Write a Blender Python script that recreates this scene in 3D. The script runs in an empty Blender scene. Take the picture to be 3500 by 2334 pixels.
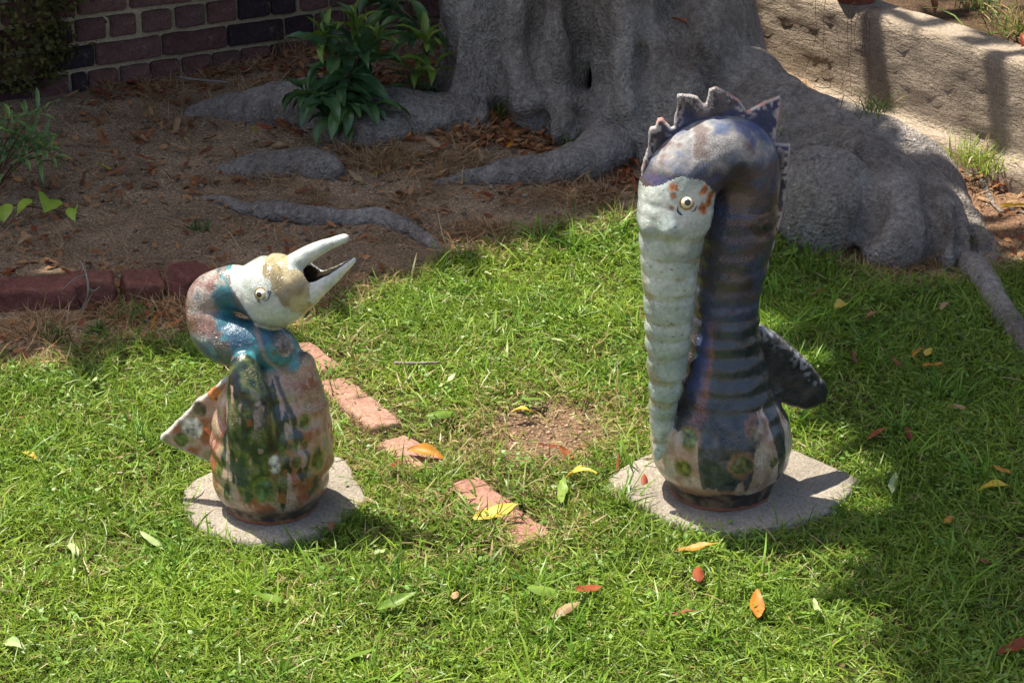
import bpy, bmesh, math, random
import numpy as np
from mathutils import Vector, Matrix

random.seed(7)
RNG = np.random.default_rng(11)
scene = bpy.context.scene
COL = scene.collection
R = math.radians

# ------------------------------------------------------------------ camera, sky, sun, exposure
CAM_H, PITCH, LENS = 2.15, R(23), 80.0
cam = bpy.data.cameras.new('camera'); cam_o = bpy.data.objects.new('camera', cam); COL.objects.link(cam_o)
cam_o.location = (0, 0, CAM_H); cam_o.rotation_euler = (R(90) - PITCH, 0, 0)
cam.lens = LENS; cam.sensor_width = 36; cam.clip_start = .05; cam.clip_end = 500
scene.camera = cam_o

SUN = Vector((-.285, .195, 1.0)).normalized()          # direction towards the sun
world = bpy.data.worlds.new('World'); scene.world = world; world.use_nodes = True
wn = world.node_tree; wn.nodes.clear()
sky = wn.nodes.new('ShaderNodeTexSky'); sky.sky_type = 'NISHITA'; sky.sun_disc = False
sky.sun_elevation = math.asin(SUN.z); sky.sun_rotation = math.atan2(SUN.x, SUN.y)
sky.dust_density = 4.0; sky.ozone_density = .3
bg = wn.nodes.new('ShaderNodeBackground'); bg.inputs[1].default_value = .115
wo = wn.nodes.new('ShaderNodeOutputWorld')
wn.links.new(sky.outputs[0], bg.inputs[0]); wn.links.new(bg.outputs[0], wo.inputs[0])
sl = bpy.data.lights.new('sun', 'SUN'); sl.energy = 5.0; sl.angle = R(.55); sl.color = (1, .92, .78)
so = bpy.data.objects.new('sun', sl); COL.objects.link(so)
so.rotation_euler = SUN.to_track_quat('Z', 'Y').to_euler()
so.location = SUN * 20
vs = scene.view_settings
vs.view_transform = 'Standard'; vs.look = 'None'; vs.exposure = 1.0; vs.gamma = 1; vs.use_curve_mapping = False

# ------------------------------------------------------------------ layout helpers
FPX = 3500 * LENS / 36
_F = np.array([0, math.cos(PITCH), -math.sin(PITCH)]); _U = np.array([0, math.sin(PITCH), math.cos(PITCH)])
S_ = 3500 / 2351
def ray(a, b):                                        # a, b: measured on the 2351 px wide picture
    u, v = a * S_, b * S_
    return _F + np.array([1, 0, 0.]) * (u - 1750) / FPX + _U * (1167 - v) / FPX
def G(a, b, z=0.):                                    # the spot on the ground seen there
    d = ray(a, b); return np.array([0, 0, CAM_H]) + d * ((z - CAM_H) / d[2])
def W(a, b, Y):                                       # the point at distance Y
    d = ray(a, b); return np.array([0, 0, CAM_H]) + d * (Y / d[1])

# ------------------------------------------------------------------ numeric noise
def _hash(i, j, k, s):
    h = (i * 374761393 + j * 668265263 + k * 2147483647 + s * 974711) & 0xffffffff
    h = ((h ^ (h >> 13)) * 1274126177) & 0xffffffff
    h = ((h ^ (h >> 16)) * 2246822519) & 0xffffffff
    return ((h ^ (h >> 15)) & 0xffffff) / float(0xffffff)
def vnoise(P, freq, seed=0):
    q = np.asarray(P, float) * freq; i = np.floor(q).astype(np.int64); f = q - i; f = f * f * (3 - 2 * f)
    r = 0
    for a in (0, 1):
        for b in (0, 1):
            for c in (0, 1):
                w = (f[..., 0] if a else 1 - f[..., 0]) * (f[..., 1] if b else 1 - f[..., 1]) * (f[..., 2] if c else 1 - f[..., 2])
                r = r + w * _hash(i[..., 0] + a, i[..., 1] + b, i[..., 2] + c, seed)
    return r
def fbm(P, freq, octv=4, seed=0):
    r = 0; a = 1; t = 0
    for o in range(octv):
        r = r + a * vnoise(P, freq * 2 ** o, seed + o * 17); t += a; a *= .5
    return r / t
def sstep(a, b, x):
    t = np.clip((x - a) / (b - a), 0, 1); return t * t * (3 - 2 * t)
def P3(x, y, z=0):
    return np.stack([np.asarray(x, float), np.asarray(y, float), np.zeros_like(x) + z], -1)

# ------------------------------------------------------------------ mesh helpers
def link(name, me, mat=None, parent=None, smooth=True):
    o = bpy.data.objects.new(name, me); COL.objects.link(o)
    if mat is not None and len(me.materials) == 0: me.materials.append(mat)
    if smooth: me.shade_smooth()
    if parent is not None: o.parent = parent
    return o
def mesh_np(name, V, loops, starts, col=None):
    me = bpy.data.meshes.new(name)
    V = np.ascontiguousarray(V, np.float32)
    me.vertices.add(len(V)); me.vertices.foreach_set('co', V.ravel())
    me.loops.add(len(loops)); me.loops.foreach_set('vertex_index', np.ascontiguousarray(loops, np.int32))
    me.polygons.add(len(starts)); me.polygons.foreach_set('loop_start', np.ascontiguousarray(starts, np.int32))
    me.update(calc_edges=True); me.validate()
    if col is not None:
        a = me.attributes.new('Col', 'FLOAT_COLOR', 'POINT')
        c = np.ones((len(V), 4), np.float32); c[:, :col.shape[1]] = col
        a.data.foreach_set('color', c.ravel())
    return me
def mesh_quads(name, V, Q, col=None):
    Q = np.asarray(Q); n = Q.shape[1]
    return mesh_np(name, V, Q.ravel(), np.arange(len(Q)) * n, col)
def tag(o, label=None, cat=None, group=None, kind=None):
    if label: o['label'] = label
    if cat: o['category'] = cat
    if group: o['group'] = group
    if kind: o['kind'] = kind
    return o
def empty(name, loc, label, cat, group=None):
    o = bpy.data.objects.new(name, None); COL.objects.link(o); o.location = loc; o.empty_display_size = .1
    return tag(o, label, cat, group)
def grid_mesh(name, P, col=None):                     # P: (n, m, 3)
    n, m = P.shape[:2]; idx = np.arange(n * m).reshape(n, m)
    Q = np.stack([idx[:-1, :-1], idx[1:, :-1], idx[1:, 1:], idx[:-1, 1:]], -1).reshape(-1, 4)
    return mesh_quads(name, P.reshape(-1, 3), Q, None if col is None else col.reshape(-1, 3))
def catmull(pts, n):
    p = np.asarray(pts, float); p = np.vstack([2 * p[0] - p[1], p, 2 * p[-1] - p[-2]])
    out = []
    for i in range(1, len(p) - 2):
        t = np.linspace(0, 1, n, endpoint=False)[:, None]
        a, b, c, d = p[i - 1], p[i], p[i + 1], p[i + 2]
        out.append(.5 * (2 * b + (c - a) * t + (2 * a - 5 * b + 4 * c - d) * t ** 2 + (3 * b - a - 3 * c + d) * t ** 3))
    out.append(p[-2][None]); return np.vstack(out)
def tube_mesh(name, pts, rad, seg=10, wob=0, col=None):
    pts = np.asarray(pts, float); rad = np.broadcast_to(rad, (len(pts),))
    T = np.gradient(pts, axis=0); T /= np.linalg.norm(T, axis=1)[:, None] + 1e-9
    ref = np.array([0, 0, 1.]) if abs(T[0][2]) < .9 else np.array([0, 1., 0])
    V = []
    n = np.cross(T[0], ref); n /= np.linalg.norm(n)
    for i in range(len(pts)):
        n = n - T[i] * (n @ T[i]); n /= np.linalg.norm(n) + 1e-9; b = np.cross(T[i], n)
        a = np.linspace(0, 2 * np.pi, seg, endpoint=False)
        V.append(pts[i] + rad[i] * (np.cos(a)[:, None] * n + np.sin(a)[:, None] * b))
    V = np.vstack(V)
    if wob: V += (np.stack([fbm(V, 18, 3, s) for s in (3, 5, 9)], -1) - .5) * wob
    loops = []; starts = []; k = 0
    for i in range(len(pts) - 1):
        for j in range(seg):
            j2 = (j + 1) % seg
            loops += [i * seg + j, i * seg + j2, (i + 1) * seg + j2, (i + 1) * seg + j]; starts.append(k); k += 4
    for ring in (list(range(seg))[::-1], list(range((len(pts) - 1) * seg, len(pts) * seg))):
        loops += ring; starts.append(k); k += seg
    return mesh_np(name, V, loops, starts, None if col is None else np.broadcast_to(np.array(col), (len(V), 3)))

# ------------------------------------------------------------------ implicit surfaces (clay, wood)
class Field:
    def __init__(s, lo, hi, res):
        s.lo = np.array(lo, float); s.res = res
        s.n = np.ceil((np.array(hi) - s.lo) / res).astype(int) + 1
        s.F = np.full(s.n, 1.0, np.float32)
    def sub(s, lo, hi):
        a = np.clip(np.floor((np.array(lo) - s.lo) / s.res).astype(int), 0, s.n)
        b = np.clip(np.ceil((np.array(hi) - s.lo) / s.res).astype(int) + 1, 0, s.n)
        sl = tuple(slice(x, y) for x, y in zip(a, b))
        ax = [(s.lo[i] + np.arange(a[i], b[i]) * s.res).astype(np.float32) for i in range(3)]
        return sl, np.meshgrid(*ax, indexing='ij', sparse=True)
    def blend(s, sl, d, k):
        A = s.F[sl]
        if k <= 0: s.F[sl] = np.minimum(A, d); return
        h = np.clip(.5 + .5 * (A - d) / k, 0, 1); s.F[sl] = A + (d - A) * h - k * h * (1 - h)
    def chain(s, pts, rad, k=0., m=.03, squash=None):
        pts = np.asarray(pts, float); rad = np.broadcast_to(rad, (len(pts),)).astype(float)
        mm = m + k; T = {}
        ex = rad.max() + mm + 2 * s.res; lo = pts.min(0) - ex; hi = pts.max(0) + ex
        big, _ = s.sub(lo, hi); G_ = np.full([x.stop - x.start for x in big], 1.0, np.float32)
        for i in range(len(pts) - 1):
            a, b, ra, rb = pts[i], pts[i + 1], rad[i], rad[i + 1]
            rr = max(ra, rb) + mm
            sl, (X, Y, Z) = s.sub(np.minimum(a, b) - rr, np.maximum(a, b) + rr)
            if min(x.stop - x.start for x in sl) <= 0: continue
            e = b - a; L = e @ e + 1e-12
            t = np.clip(((X - a[0]) * e[0] + (Y - a[1]) * e[1] + (Z - a[2]) * e[2]) / L, 0, 1)
            d = np.sqrt((X - a[0] - e[0] * t) ** 2 + (Y - a[1] - e[1] * t) ** 2 + (Z - a[2] - e[2] * t) ** 2) - (ra + (rb - ra) * t)
            loc = tuple(slice(x.start - y.start, x.stop - y.start) for x, y in zip(sl, big))
            G_[loc] = np.minimum(G_[loc], d)
        s.blend(big, G_, k)
    def ell(s, c, r, k=0., rotz=0., carve=False, m=.03):
        c = np.array(c); r = np.array(r, float); rm = r.max() + k + m
        sl, (X, Y, Z) = s.sub(c - rm, c + rm)
        x, y, z = X - c[0], Y - c[1], Z - c[2]; ca, sa = math.cos(rotz), math.sin(rotz)
        x, y = x * ca + y * sa, -x * sa + y * ca
        q = np.sqrt((x / r[0]) ** 2 + (y / r[1]) ** 2 + (z / r[2]) ** 2)
        d = ((q - 1) * r.min()).astype(np.float32)
        if carve:
            A = s.F[sl]; h = np.clip(.5 - .5 * (A + d) / max(k, 1e-4), 0, 1); s.F[sl] = A * (1 - h) - d * h + k * h * (1 - h)
        else: s.blend(sl, d, k)
    def lathe(s, zs, rs, cxs=None, k=0.):             # vertical pot profile
        n = 4 * len(zs); zz = np.array(zs); Z_ = np.linspace(zz[0], zz[-1], 400)
        r_ = np.interp(Z_, zs, rs)
        ker = np.hanning(25); ker /= ker.sum(); r_ = np.convolve(np.pad(r_, 12, 'edge'), ker, 'valid')
        cx = np.interp(Z_, zs, cxs if cxs is not None else np.zeros(len(zs)))
        sl, (X, Y, Z) = s.sub((-.3, -.3, zz[0] - .03), (.3, .3, zz[-1] + .03))
        rr = np.interp(Z, Z_, r_); cc = np.interp(Z, Z_, cx)
        d = np.sqrt((X - cc) ** 2 + Y ** 2) - rr
        d = np.maximum(d * .92, np.maximum(zz[0] - Z, Z - zz[-1]))
        s.blend(sl, d.astype(np.float32), k)
    def noise(s, amp, freq, octv=3, seed=0, band=.05):
        I = np.argwhere(np.abs(s.F) < band); P = s.lo + I * s.res
        s.F[tuple(I.T)] += (amp * (fbm(P, freq, octv, seed) - .5) * 2).astype(np.float32)
    def mesh(s):
        F = s.F; S = F < 0
        off = np.array([(a, b, c) for a in (0, 1) for b in (0, 1) for c in (0, 1)])
        c = np.zeros(np.array(F.shape) - 1, np.int8)
        for o in off: c += S[o[0]:F.shape[0] - 1 + o[0], o[1]:F.shape[1] - 1 + o[1], o[2]:F.shape[2] - 1 + o[2]]
        A = np.argwhere((c > 0) & (c < 8)); idx = np.full(c.shape, -1, np.int64); idx[tuple(A.T)] = np.arange(len(A))
        v = np.stack([F[A[:, 0] + o[0], A[:, 1] + o[1], A[:, 2] + o[2]] for o in off], 1).astype(float)
        acc = np.zeros((len(A), 3)); cnt = np.zeros(len(A))
        for i in range(8):
            for j in range(i + 1, 8):
                if np.abs(off[i] - off[j]).sum() != 1: continue
                m = (v[:, i] < 0) != (v[:, j] < 0); t = v[m, i] / (v[m, i] - v[m, j])
                acc[m] += off[i] + t[:, None] * (off[j] - off[i]); cnt[m] += 1
        V = s.lo + (A + acc / cnt[:, None]) * s.res
        Q = []
        for ax in range(3):
            u, w = (ax + 1) % 3, (ax + 2) % 3
            a = [slice(None)] * 3; b = [slice(None)] * 3; a[ax] = slice(0, -1); b[ax] = slice(1, None)
            D = S[tuple(a)].astype(np.int8) - S[tuple(b)].astype(np.int8); E = np.argwhere(D != 0)
            E = E[(E[:, u] > 0) & (E[:, w] > 0) & (E[:, u] < c.shape[u]) & (E[:, w] < c.shape[w])]
            sg = D[tuple(E.T)]
            def cell(du, dw):
                e = E.copy(); e[:, u] += du; e[:, w] += dw; return idx[tuple(e.T)]
            q = np.stack([cell(-1, -1), cell(0, -1), cell(0, 0), cell(-1, 0)], 1)
            q[sg < 0] = q[sg < 0][:, ::-1]; Q.append(q)
        Q = np.vstack(Q); return V, Q[(Q >= 0).all(1)]
def split(V, Q, face_mask):
    q = Q[face_mask]; used = np.unique(q); m = np.full(len(V), -1); m[used] = np.arange(len(used)); return used, m[q]
def face_normals(V, Q):
    N = np.cross(V[Q[:, 2]] - V[Q[:, 0]], V[Q[:, 3]] - V[Q[:, 1]])
    n = np.zeros_like(V)
    for i in range(4): np.add.at(n, Q[:, i], N)
    return n / (np.linalg.norm(n, axis=1)[:, None] + 1e-12)

# ------------------------------------------------------------------ materials
class NT:
    def __init__(s, name):
        s.m = bpy.data.materials.new(name); s.m.use_nodes = True; s.t = s.m.node_tree; s.t.nodes.clear()
        s.out = s.n('ShaderNodeOutputMaterial'); s.b = s.n('ShaderNodeBsdfPrincipled'); s.l(s.b.outputs[0], s.out.inputs[0])
        s.co = s.n('ShaderNodeTexCoord')
    def n(s, t, **k):
        x = s.t.nodes.new(t)
        for a, v in k.items(): setattr(x, a, v)
        return x
    def l(s, a, b): s.t.links.new(a, b)
    def put(s, sock, v):
        if hasattr(v, 'links') or hasattr(v, 'is_output'): s.l(v, sock)
        else: sock.default_value = v
    def obj(s, scale=None):
        if scale is None: return s.co.outputs['Object']
        mp = s.n('ShaderNodeMapping'); mp.inputs['Scale'].default_value = scale; s.l(s.co.outputs['Object'], mp.inputs[0]); return mp.outputs[0]
    def noise(s, scale, detail=4, rough=.6, vec=None, color=False):
        x = s.n('ShaderNodeTexNoise'); x.inputs['Scale'].default_value = scale; x.inputs['Detail'].default_value = detail
        x.inputs['Roughness'].default_value = rough; s.l(vec or s.obj(), x.inputs['Vector']); return x.outputs[1 if color else 0]
    def vor(s, scale, feature='F1', vec=None, out=0, rand=1):
        x = s.n('ShaderNodeTexVoronoi'); x.feature = feature; x.inputs['Scale'].default_value = scale
        x.inputs['Randomness'].default_value = rand; s.l(vec or s.obj(), x.inputs['Vector']); return x.outputs[out]
    def ramp(s, fac, stops):
        x = s.n('ShaderNodeValToRGB'); e = x.color_ramp.elements
        while len(e) < len(stops): e.new(.5)
        for i, (p, c) in enumerate(stops): e[i].position = p; e[i].color = (c if len(c) == 4 else (*c, 1)) if not np.isscalar(c) else (c, c, c, 1)
        s.l(fac, x.inputs[0]); return x.outputs[0]
    def mix(s, f, a, b, mode='MIX'):
        x = s.n('ShaderNodeMix', data_type='RGBA', blend_type=mode)
        s.put(x.inputs[0], f); s.put(x.inputs[6], a if not isinstance(a, tuple) else (*a, 1)); s.put(x.inputs[7], b if not isinstance(b, tuple) else (*b, 1)); return x.outputs[2]
    def math(s, op, a, b=0.):
        x = s.n('ShaderNodeMath', operation=op); s.put(x.inputs[0], a); s.put(x.inputs[1], b); return x.outputs[0]
    def attr(s, name='Col'):
        x = s.n('ShaderNodeAttribute'); x.attribute_name = name; return x.outputs[0]
    def rand(s):
        return s.n('ShaderNodeObjectInfo').outputs['Random']
    def bump(s, *hs):                                 # heights are summed so that each texture is evaluated in one bump
        h = None
        for t, st, d in hs:
            w = s.math('MULTIPLY', t, st * d); h = w if h is None else s.math('ADD', h, w)
        x = s.n('ShaderNodeBump'); x.inputs['Strength'].default_value = 1; x.inputs['Distance'].default_value = 1.6
        s.l(h, x.inputs['Height']); s.l(x.outputs[0], s.b.inputs['Normal'])
    def fin(s, col, rough=.8, spec=.3, coat=0):
        s.put(s.b.inputs['Base Color'], col if not isinstance(col, tuple) else (*col, 1)); s.put(s.b.inputs['Roughness'], rough)
        s.b.inputs['Specular IOR Level'].default_value = spec
        if coat: s.b.inputs['Coat Weight'].default_value = coat; s.b.inputs['Coat Roughness'].default_value = .12
        return s.m
    def translucent(s, col, f):
        t = s.n('ShaderNodeBsdfTranslucent'); s.put(t.inputs[0], col); m = s.n('ShaderNodeMixShader'); m.inputs[0].default_value = f
        s.l(s.b.outputs[0], m.inputs[1]); s.l(t.outputs[0], m.inputs[2]); s.l(m.outputs[0], s.out.inputs[0])

def mat_glaze(name, rough=.22, crackle=.4, grit=.3):
    k = NT(name); c = k.attr()
    n1 = k.noise(120, 4, .7); n2 = k.noise(26, 3)
    c = k.mix(.55, c, k.ramp(n1, [(.3, .62), (.62, 1.25)]), 'MULTIPLY')
    pits = k.ramp(k.vor(140), [(.07, .25), (.16, 1.)])
    pm = k.ramp(k.noise(14, 2), [(.55, 0.), (.62, 1.)])
    c = k.mix(pm, c, k.mix(1., c, pits, 'MULTIPLY'))
    cr = k.ramp(k.vor(170, 'DISTANCE_TO_EDGE'), [(.0, 0.), (.09, 1.)])
    cm = k.ramp(k.noise(9, 2, .5), [(.5, 0.), (.58, 1.)])
    c = k.mix(k.math('MULTIPLY', cm, crackle), c, k.mix(1., c, k.ramp(cr, [(0, .45), (1., 1.1)]), 'MULTIPLY'))
    rg = k.ramp(k.noise(18, 3), [(.35, rough), (.75, rough + .28)])
    k.bump((n1, .22 * grit / .3, .004), (n2, .25, .006), (k.math('MULTIPLY', cr, cm), .5 * crackle, .003))
    ga = k.n('ShaderNodeAttribute'); ga.attribute_name = 'Col'; gl = ga.outputs['Alpha']
    rg = k.math('ADD', rg, k.math('MULTIPLY', k.math('SUBTRACT', 1., gl), .5))
    m = k.fin(c, rg, .5, .45); k.l(k.math('MULTIPLY', gl, .45), k.b.inputs['Coat Weight']); return m
def mat_attr(name, rough=.5, spec=.3, trans=0., nscale=60):
    k = NT(name); c = k.attr(); n = k.noise(nscale, 3)
    c = k.mix(.5, c, k.ramp(n, [(.3, .7), (.7, 1.2)]), 'MULTIPLY')
    m = k.fin(c, rough, spec)
    if trans: k.translucent(c, trans)
    return m
def mat_leaf(name, cols, rough=.5, spec=.35, trans=.2, spots=.5):
    k = NT(name)
    c = k.ramp(k.rand(), [(i / max(1, len(cols) - 1), x) for i, x in enumerate(cols)])
    c = k.mix(k.ramp(k.noise(22, 3), [(.45, 0.), (.65, spots)]), c, k.mix(1., c, (.45, .36, .3), 'MULTIPLY'))
    c = k.mix(.45, c, k.ramp(k.noise(90, 3), [(.3, .65), (.7, 1.25)]), 'MULTIPLY')
    k.bump((k.noise(70, 2), .3, .002))
    m = k.fin(c, rough, spec)
    if trans: k.translucent(c, trans)
    return m

def mat_ground():
    k = NT('soil'); c = k.attr()
    g1 = k.noise(7, 5, .65); g2 = k.noise(150, 4, .75); v = k.vor(95); v2 = k.vor(260)
    c = k.mix(.9, c, k.ramp(g1, [(.3, .62), (.7, 1.3)]), 'MULTIPLY')
    c = k.mix(.9, c, k.ramp(g2, [(.32, .45), (.66, 1.45)]), 'MULTIPLY')
    grain = k.ramp(k.vor(230, out=1), [(.0, (.5, .42, .36)), (.55, (.95, .9, .85)), (.86, (1.3, 1.25, 1.15)), (.97, (2.2, 2.1, 1.9))])
    c = k.mix(.8, c, grain, 'MULTIPLY')
    k.bump((g1, .5, .02), (v, .55, .008), (g2, .7, .006))
    return k.fin(c, .95, .12)
def mat_bark():
    k = NT('bark'); n1 = k.noise(5, 5, .65); n2 = k.noise(60, 5, .75); v = k.vor(95); v2 = k.vor(150, 'DISTANCE_TO_EDGE')
    c = k.ramp(n1, [(.28, (.20, .168, .145)), (.5, (.39, .345, .31)), (.72, (.56, .51, .47))])
    c = k.mix(.85, c, k.ramp(n2, [(.3, .45), (.68, 1.35)]), 'MULTIPLY')
    c = k.mix(k.ramp(k.noise(130, 3, .7), [(.62, 0.), (.7, .5)]), c, (.5, .48, .46))
    c = k.mix(k.ramp(k.noise(3.2, 4, .7), [(.54, 0.), (.72, .55)]), c, (.17, .12, .085))
    c = k.mix(k.ramp(v2, [(.0, .6), (.06, 0.)]), c, (.05, .042, .036))
    lng = k.noise(11, 5, .7, k.obj((2.2, 2.2, .6)))
    c = k.mix(.6, c, k.ramp(lng, [(.3, .55), (.55, 1.1)]), 'MULTIPLY')
    k.bump((n1, .4, .03), (n2, .9, .014), (v, .7, .012), (v2, .6, .006), (lng, .8, .018))
    return k.fin(c, .88, .25)
def mat_concrete(name, base, board=False):
    k = NT(name); n1 = k.noise(4, 4, .6); n2 = k.noise(190, 4, .8); v = k.vor(210, out=1)
    c = k.mix(.9, base, k.ramp(n1, [(.3, .7), (.7, 1.2)]), 'MULTIPLY')
    c = k.mix(.8, c, k.ramp(n2, [(.33, .55), (.66, 1.35)]), 'MULTIPLY')
    c = k.mix(.55, c, k.ramp(v, [(.0, .55), (.5, 1.), (1., 1.35)]), 'MULTIPLY')
    if board:
        st = k.noise(16, 5, .7, k.obj((1.1, 1.1, 3.2))); st2 = k.noise(45, 3, .6, k.obj((1., 1., 2.6)))
        c = k.mix(.6, c, k.ramp(st, [(.3, .78), (.7, 1.12)]), 'MULTIPLY')
        k.bump((st, .7, .025), (st2, .6, .012), (n2, .4, .004))
    else: k.bump((n1, .3, .01), (n2, .5, .003), (v, .25, .003))
    return k.fin(c, .92, .2)
def mat_brick(name, stops, chips=(.4, .3, .25)):
    k = NT(name); c = k.ramp(k.rand(), stops)
    w = k.noise(11, 5, .7); n2 = k.noise(90, 4, .75)
    c = k.mix(.85, c, k.ramp(w, [(.3, .6), (.7, 1.3)]), 'MULTIPLY')
    c = k.mix(.75, c, k.ramp(n2, [(.3, .6), (.68, 1.35)]), 'MULTIPLY')
    c = k.mix(k.ramp(k.noise(26, 5, .75), [(.6, 0.), (.72, .6)]), c, chips)
    k.bump((w, .4, .01), (n2, .6, .005))
    return k.fin(c, .85, .25)

M = {}
M['glaze'] = mat_glaze('glazed_ceramic'); M['glaze_rough'] = mat_glaze('crusty_glazed_ceramic', .38, .8, .7)
M['glaze_white'] = mat_glaze('white_glazed_ceramic', .2, .25, .12)
M['soil'] = mat_ground(); M['bark'] = mat_bark()
M['slab'] = mat_concrete('stepping_stone_concrete', (.30, .265, .22)); M['cwall'] = mat_concrete('board_formed_concrete', (.39, .32, .25), True)
M['mortar'] = mat_concrete('mortar', (.50, .415, .28))
M['brick'] = mat_brick('wall_brick', [(0, (.11, .056, .052)), (.35, (.16, .082, .072)), (.6, (.13, .076, .07)), (.85, (.19, .105, .09)), (1, (.15, .07, .06))])
M['brick_dark'] = mat_brick('burnt_wall_brick', [(0, (.035, .025, .03)), (.6, (.05, .032, .036)), (1, (.09, .03, .028))], (.3, .26, .22))
M['edging'] = mat_brick('edging_brick', [(0, (.30, .155, .115)), (.5, (.35, .2, .15)), (1, (.33, .165, .125))], (.46, .38, .31))
M['edging_old'] = mat_brick('weathered_edging_brick', [(0, (.16, .065, .05)), (.5, (.20, .085, .065)), (1, (.17, .062, .05))], (.3, .26, .22))
M['grass'] = mat_attr('grass_blade', .42, .35, .34, 40)
M['straw'] = mat_attr('dry_straw', .75, .2, .12, 30)
M['pebble'] = mat_attr('pebble', .85, .2)
M['wood'] = mat_brick('grey_twig', [(0, (.2, .17, .145)), (1, (.27, .24, .21))], (.12, .1, .08))
M['stem'] = mat_brick('brown_stem', [(0, (.10, .06, .04)), (1, (.14, .085, .055))], (.16, .13, .07))
M['terracotta'] = mat_brick('terracotta', [(0, (.28, .09, .06)), (1, (.28, .09, .06))], (.36, .2, .15))
k = NT('glossy_dark'); M['pupil'] = k.fin((.02, .015, .012), .12, .6, .6)
k = NT('eyeball_glaze'); k.bump((k.noise(60, 3), .2, .002)); M['eye'] = k.fin(k.ramp(k.noise(70, 3), [(.3, (.62, .52, .34)), (.6, (.78, .72, .55))]), .2, .5, .5)
k = NT('ochre_ring'); M['ring'] = k.fin(k.ramp(k.noise(120, 3), [(.35, (.11, .055, .015)), (.65, (.42, .27, .06))]), .3, .5, .4)
k = NT('ink_stroke'); M['ink'] = k.fin((.035, .04, .045), .3, .5)

# ------------------------------------------------------------------ ground
TS = .02
CT = G(2466 / S_, 1670 / S_, TS); CS = G(938 / S_, 1722 / S_, TS)       # feet of the two sculptures
def poly(pts): return np.array([G(*p)[:2] for p in pts])
def inside(Pg, x, y):
    r = np.zeros(np.shape(x), bool); n = len(Pg); j = n - 1
    for i in range(n):
        a, b = Pg[i], Pg[j]
        c = ((a[1] > y) != (b[1] > y)) & (x < (b[0] - a[0]) * (y - a[1]) / (b[1] - a[1] + 1e-12) + a[0]); r ^= c; j = i
    return r
def pdist(Pg, x, y, closed=True):
    d = np.full(np.shape(x), 1e9); n = len(Pg)
    for i in range(n if closed else n - 1):
        a, b = Pg[i], Pg[(i + 1) % n]; e = b - a
        t = np.clip(((x - a[0]) * e[0] + (y - a[1]) * e[1]) / (e @ e + 1e-12), 0, 1)
        d = np.minimum(d, np.hypot(x - a[0] - e[0] * t, y - a[1] - e[1] * t))
    return d
LAWN = np.vstack([poly([(-900, 850), (-300, 848), (0, 838), (200, 815), (430, 790), (600, 770), (700, 735), (800, 672), (900, 640), (1050, 600), (1200, 567), (1330, 535), (1450, 508), (1600, 515), (1780, 565), (1900, 600), (2050, 635), (2200, 640), (2280, 600), (2351, 585), (2700, 600), (3200, 640)]), [[4.2, 2.2], [-4.2, 2.2]]])
LIT = np.vstack([poly([(-2500, 835), (-300, 835), (0, 828), (200, 808), (430, 782), (560, 770), (680, 735), (800, 670), (900, 640), (1050, 598), (1200, 562), (1330, 528), (1450, 500), (1620, 500), (1720, 590), (1790, 700), (1860, 800), (1930, 900), (1975, 990), (2040, 1050), (2085, 1150), (2110, 1300), (2140, 1420), (2180, 1568), (2250, 1700)]), [[1.1, 1.0], [1.2, -3], [-6, -3]]])
LIT2 = poly([(2185, 735), (2260, 720), (2330, 800), (2420, 880), (2400, 1000), (2330, 940), (2250, 850)])
def lawn_in(x, y):
    w = (fbm(P3(x, y), 7, 3, 5) - .5) * .16
    s = np.where(inside(LAWN, x, y), 1, -1) * pdist(LAWN, x, y) + w
    return s
SLAB_T = poly([(1398, 1112), (1440, 1082), (1500, 1056), (1600, 1020), (1690, 1012), (1790, 1038), (1835, 1056), (1900, 1084), (1962, 1112), (1966, 1124), (1940, 1160), (1890, 1194), (1810, 1222), (1720, 1236), (1640, 1239), (1570, 1226), (1510, 1199), (1450, 1160), (1405, 1128)])
SLAB_S = poly([(420, 1165), (428, 1138), (470, 1108), (540, 1085), (650, 1062), (760, 1064), (792, 1073), (815, 1112), (842, 1160), (836, 1172), (790, 1205), (725, 1240), (640, 1262), (560, 1262), (490, 1242), (440, 1212), (422, 1180)])
BARE = G(1265, 985)[:2]
def zg(x, y):
    x = np.asarray(x, float); y = np.asarray(y, float)
    back = sstep(5.0, 7.3, y) * (1 - sstep(.75, 1.3, x - .3 * (y - 6.5)))
    z = .08 * back + (fbm(P3(x, y), 2.2, 3, 3) - .5) * .05 * np.where(inside(LAWN, x, y), .35, 1.)
    m = sstep(-1.0, -.55, x) * (1 - sstep(.0, .5, x)) * sstep(5.6, 6.4, y)
    return z + .03 * m + (fbm(P3(x, y), 14, 3, 8) - .5) * .014 - .004
def axis(lo, hi, step, far):
    d = np.arange(lo, hi + 1e-6, step); e = np.geomspace(step, far, 26).cumsum(); e = e / e[-1] * far
    return np.concatenate([lo - e[::-1], d, hi + e])
ax, ay = axis(-2.4, 2.4, .022, 40), axis(3.0, 7.9, .022, 40)
X, Y = np.meshgrid(ax, ay, indexing='ij')
Zg = zg(X, Y); sl_ = lawn_in(X, Y)
dirt = np.array([.34, .25, .17]); soil = np.array([.085, .075, .034]); path = np.array([.27, .17, .115])
lm = sstep(-.03, .05, sl_)[..., None]
col = dirt * (1 - lm) + soil * lm
pm = (sstep(.9, 1.25, X - .25 * (Y - 6)) * sstep(5.62, 5.85, Y))[..., None]; col = col * (1 - pm) + path * pm
bd = np.hypot(X - BARE[0], (Y - BARE[1]) * .8) + (fbm(P3(X, Y), 9, 3, 2) - .5) * .12
bm_ = (1 - sstep(.1, .2, bd))[..., None]; col = col * (1 - bm_) + np.array([.25, .17, .115]) * bm_
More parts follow.
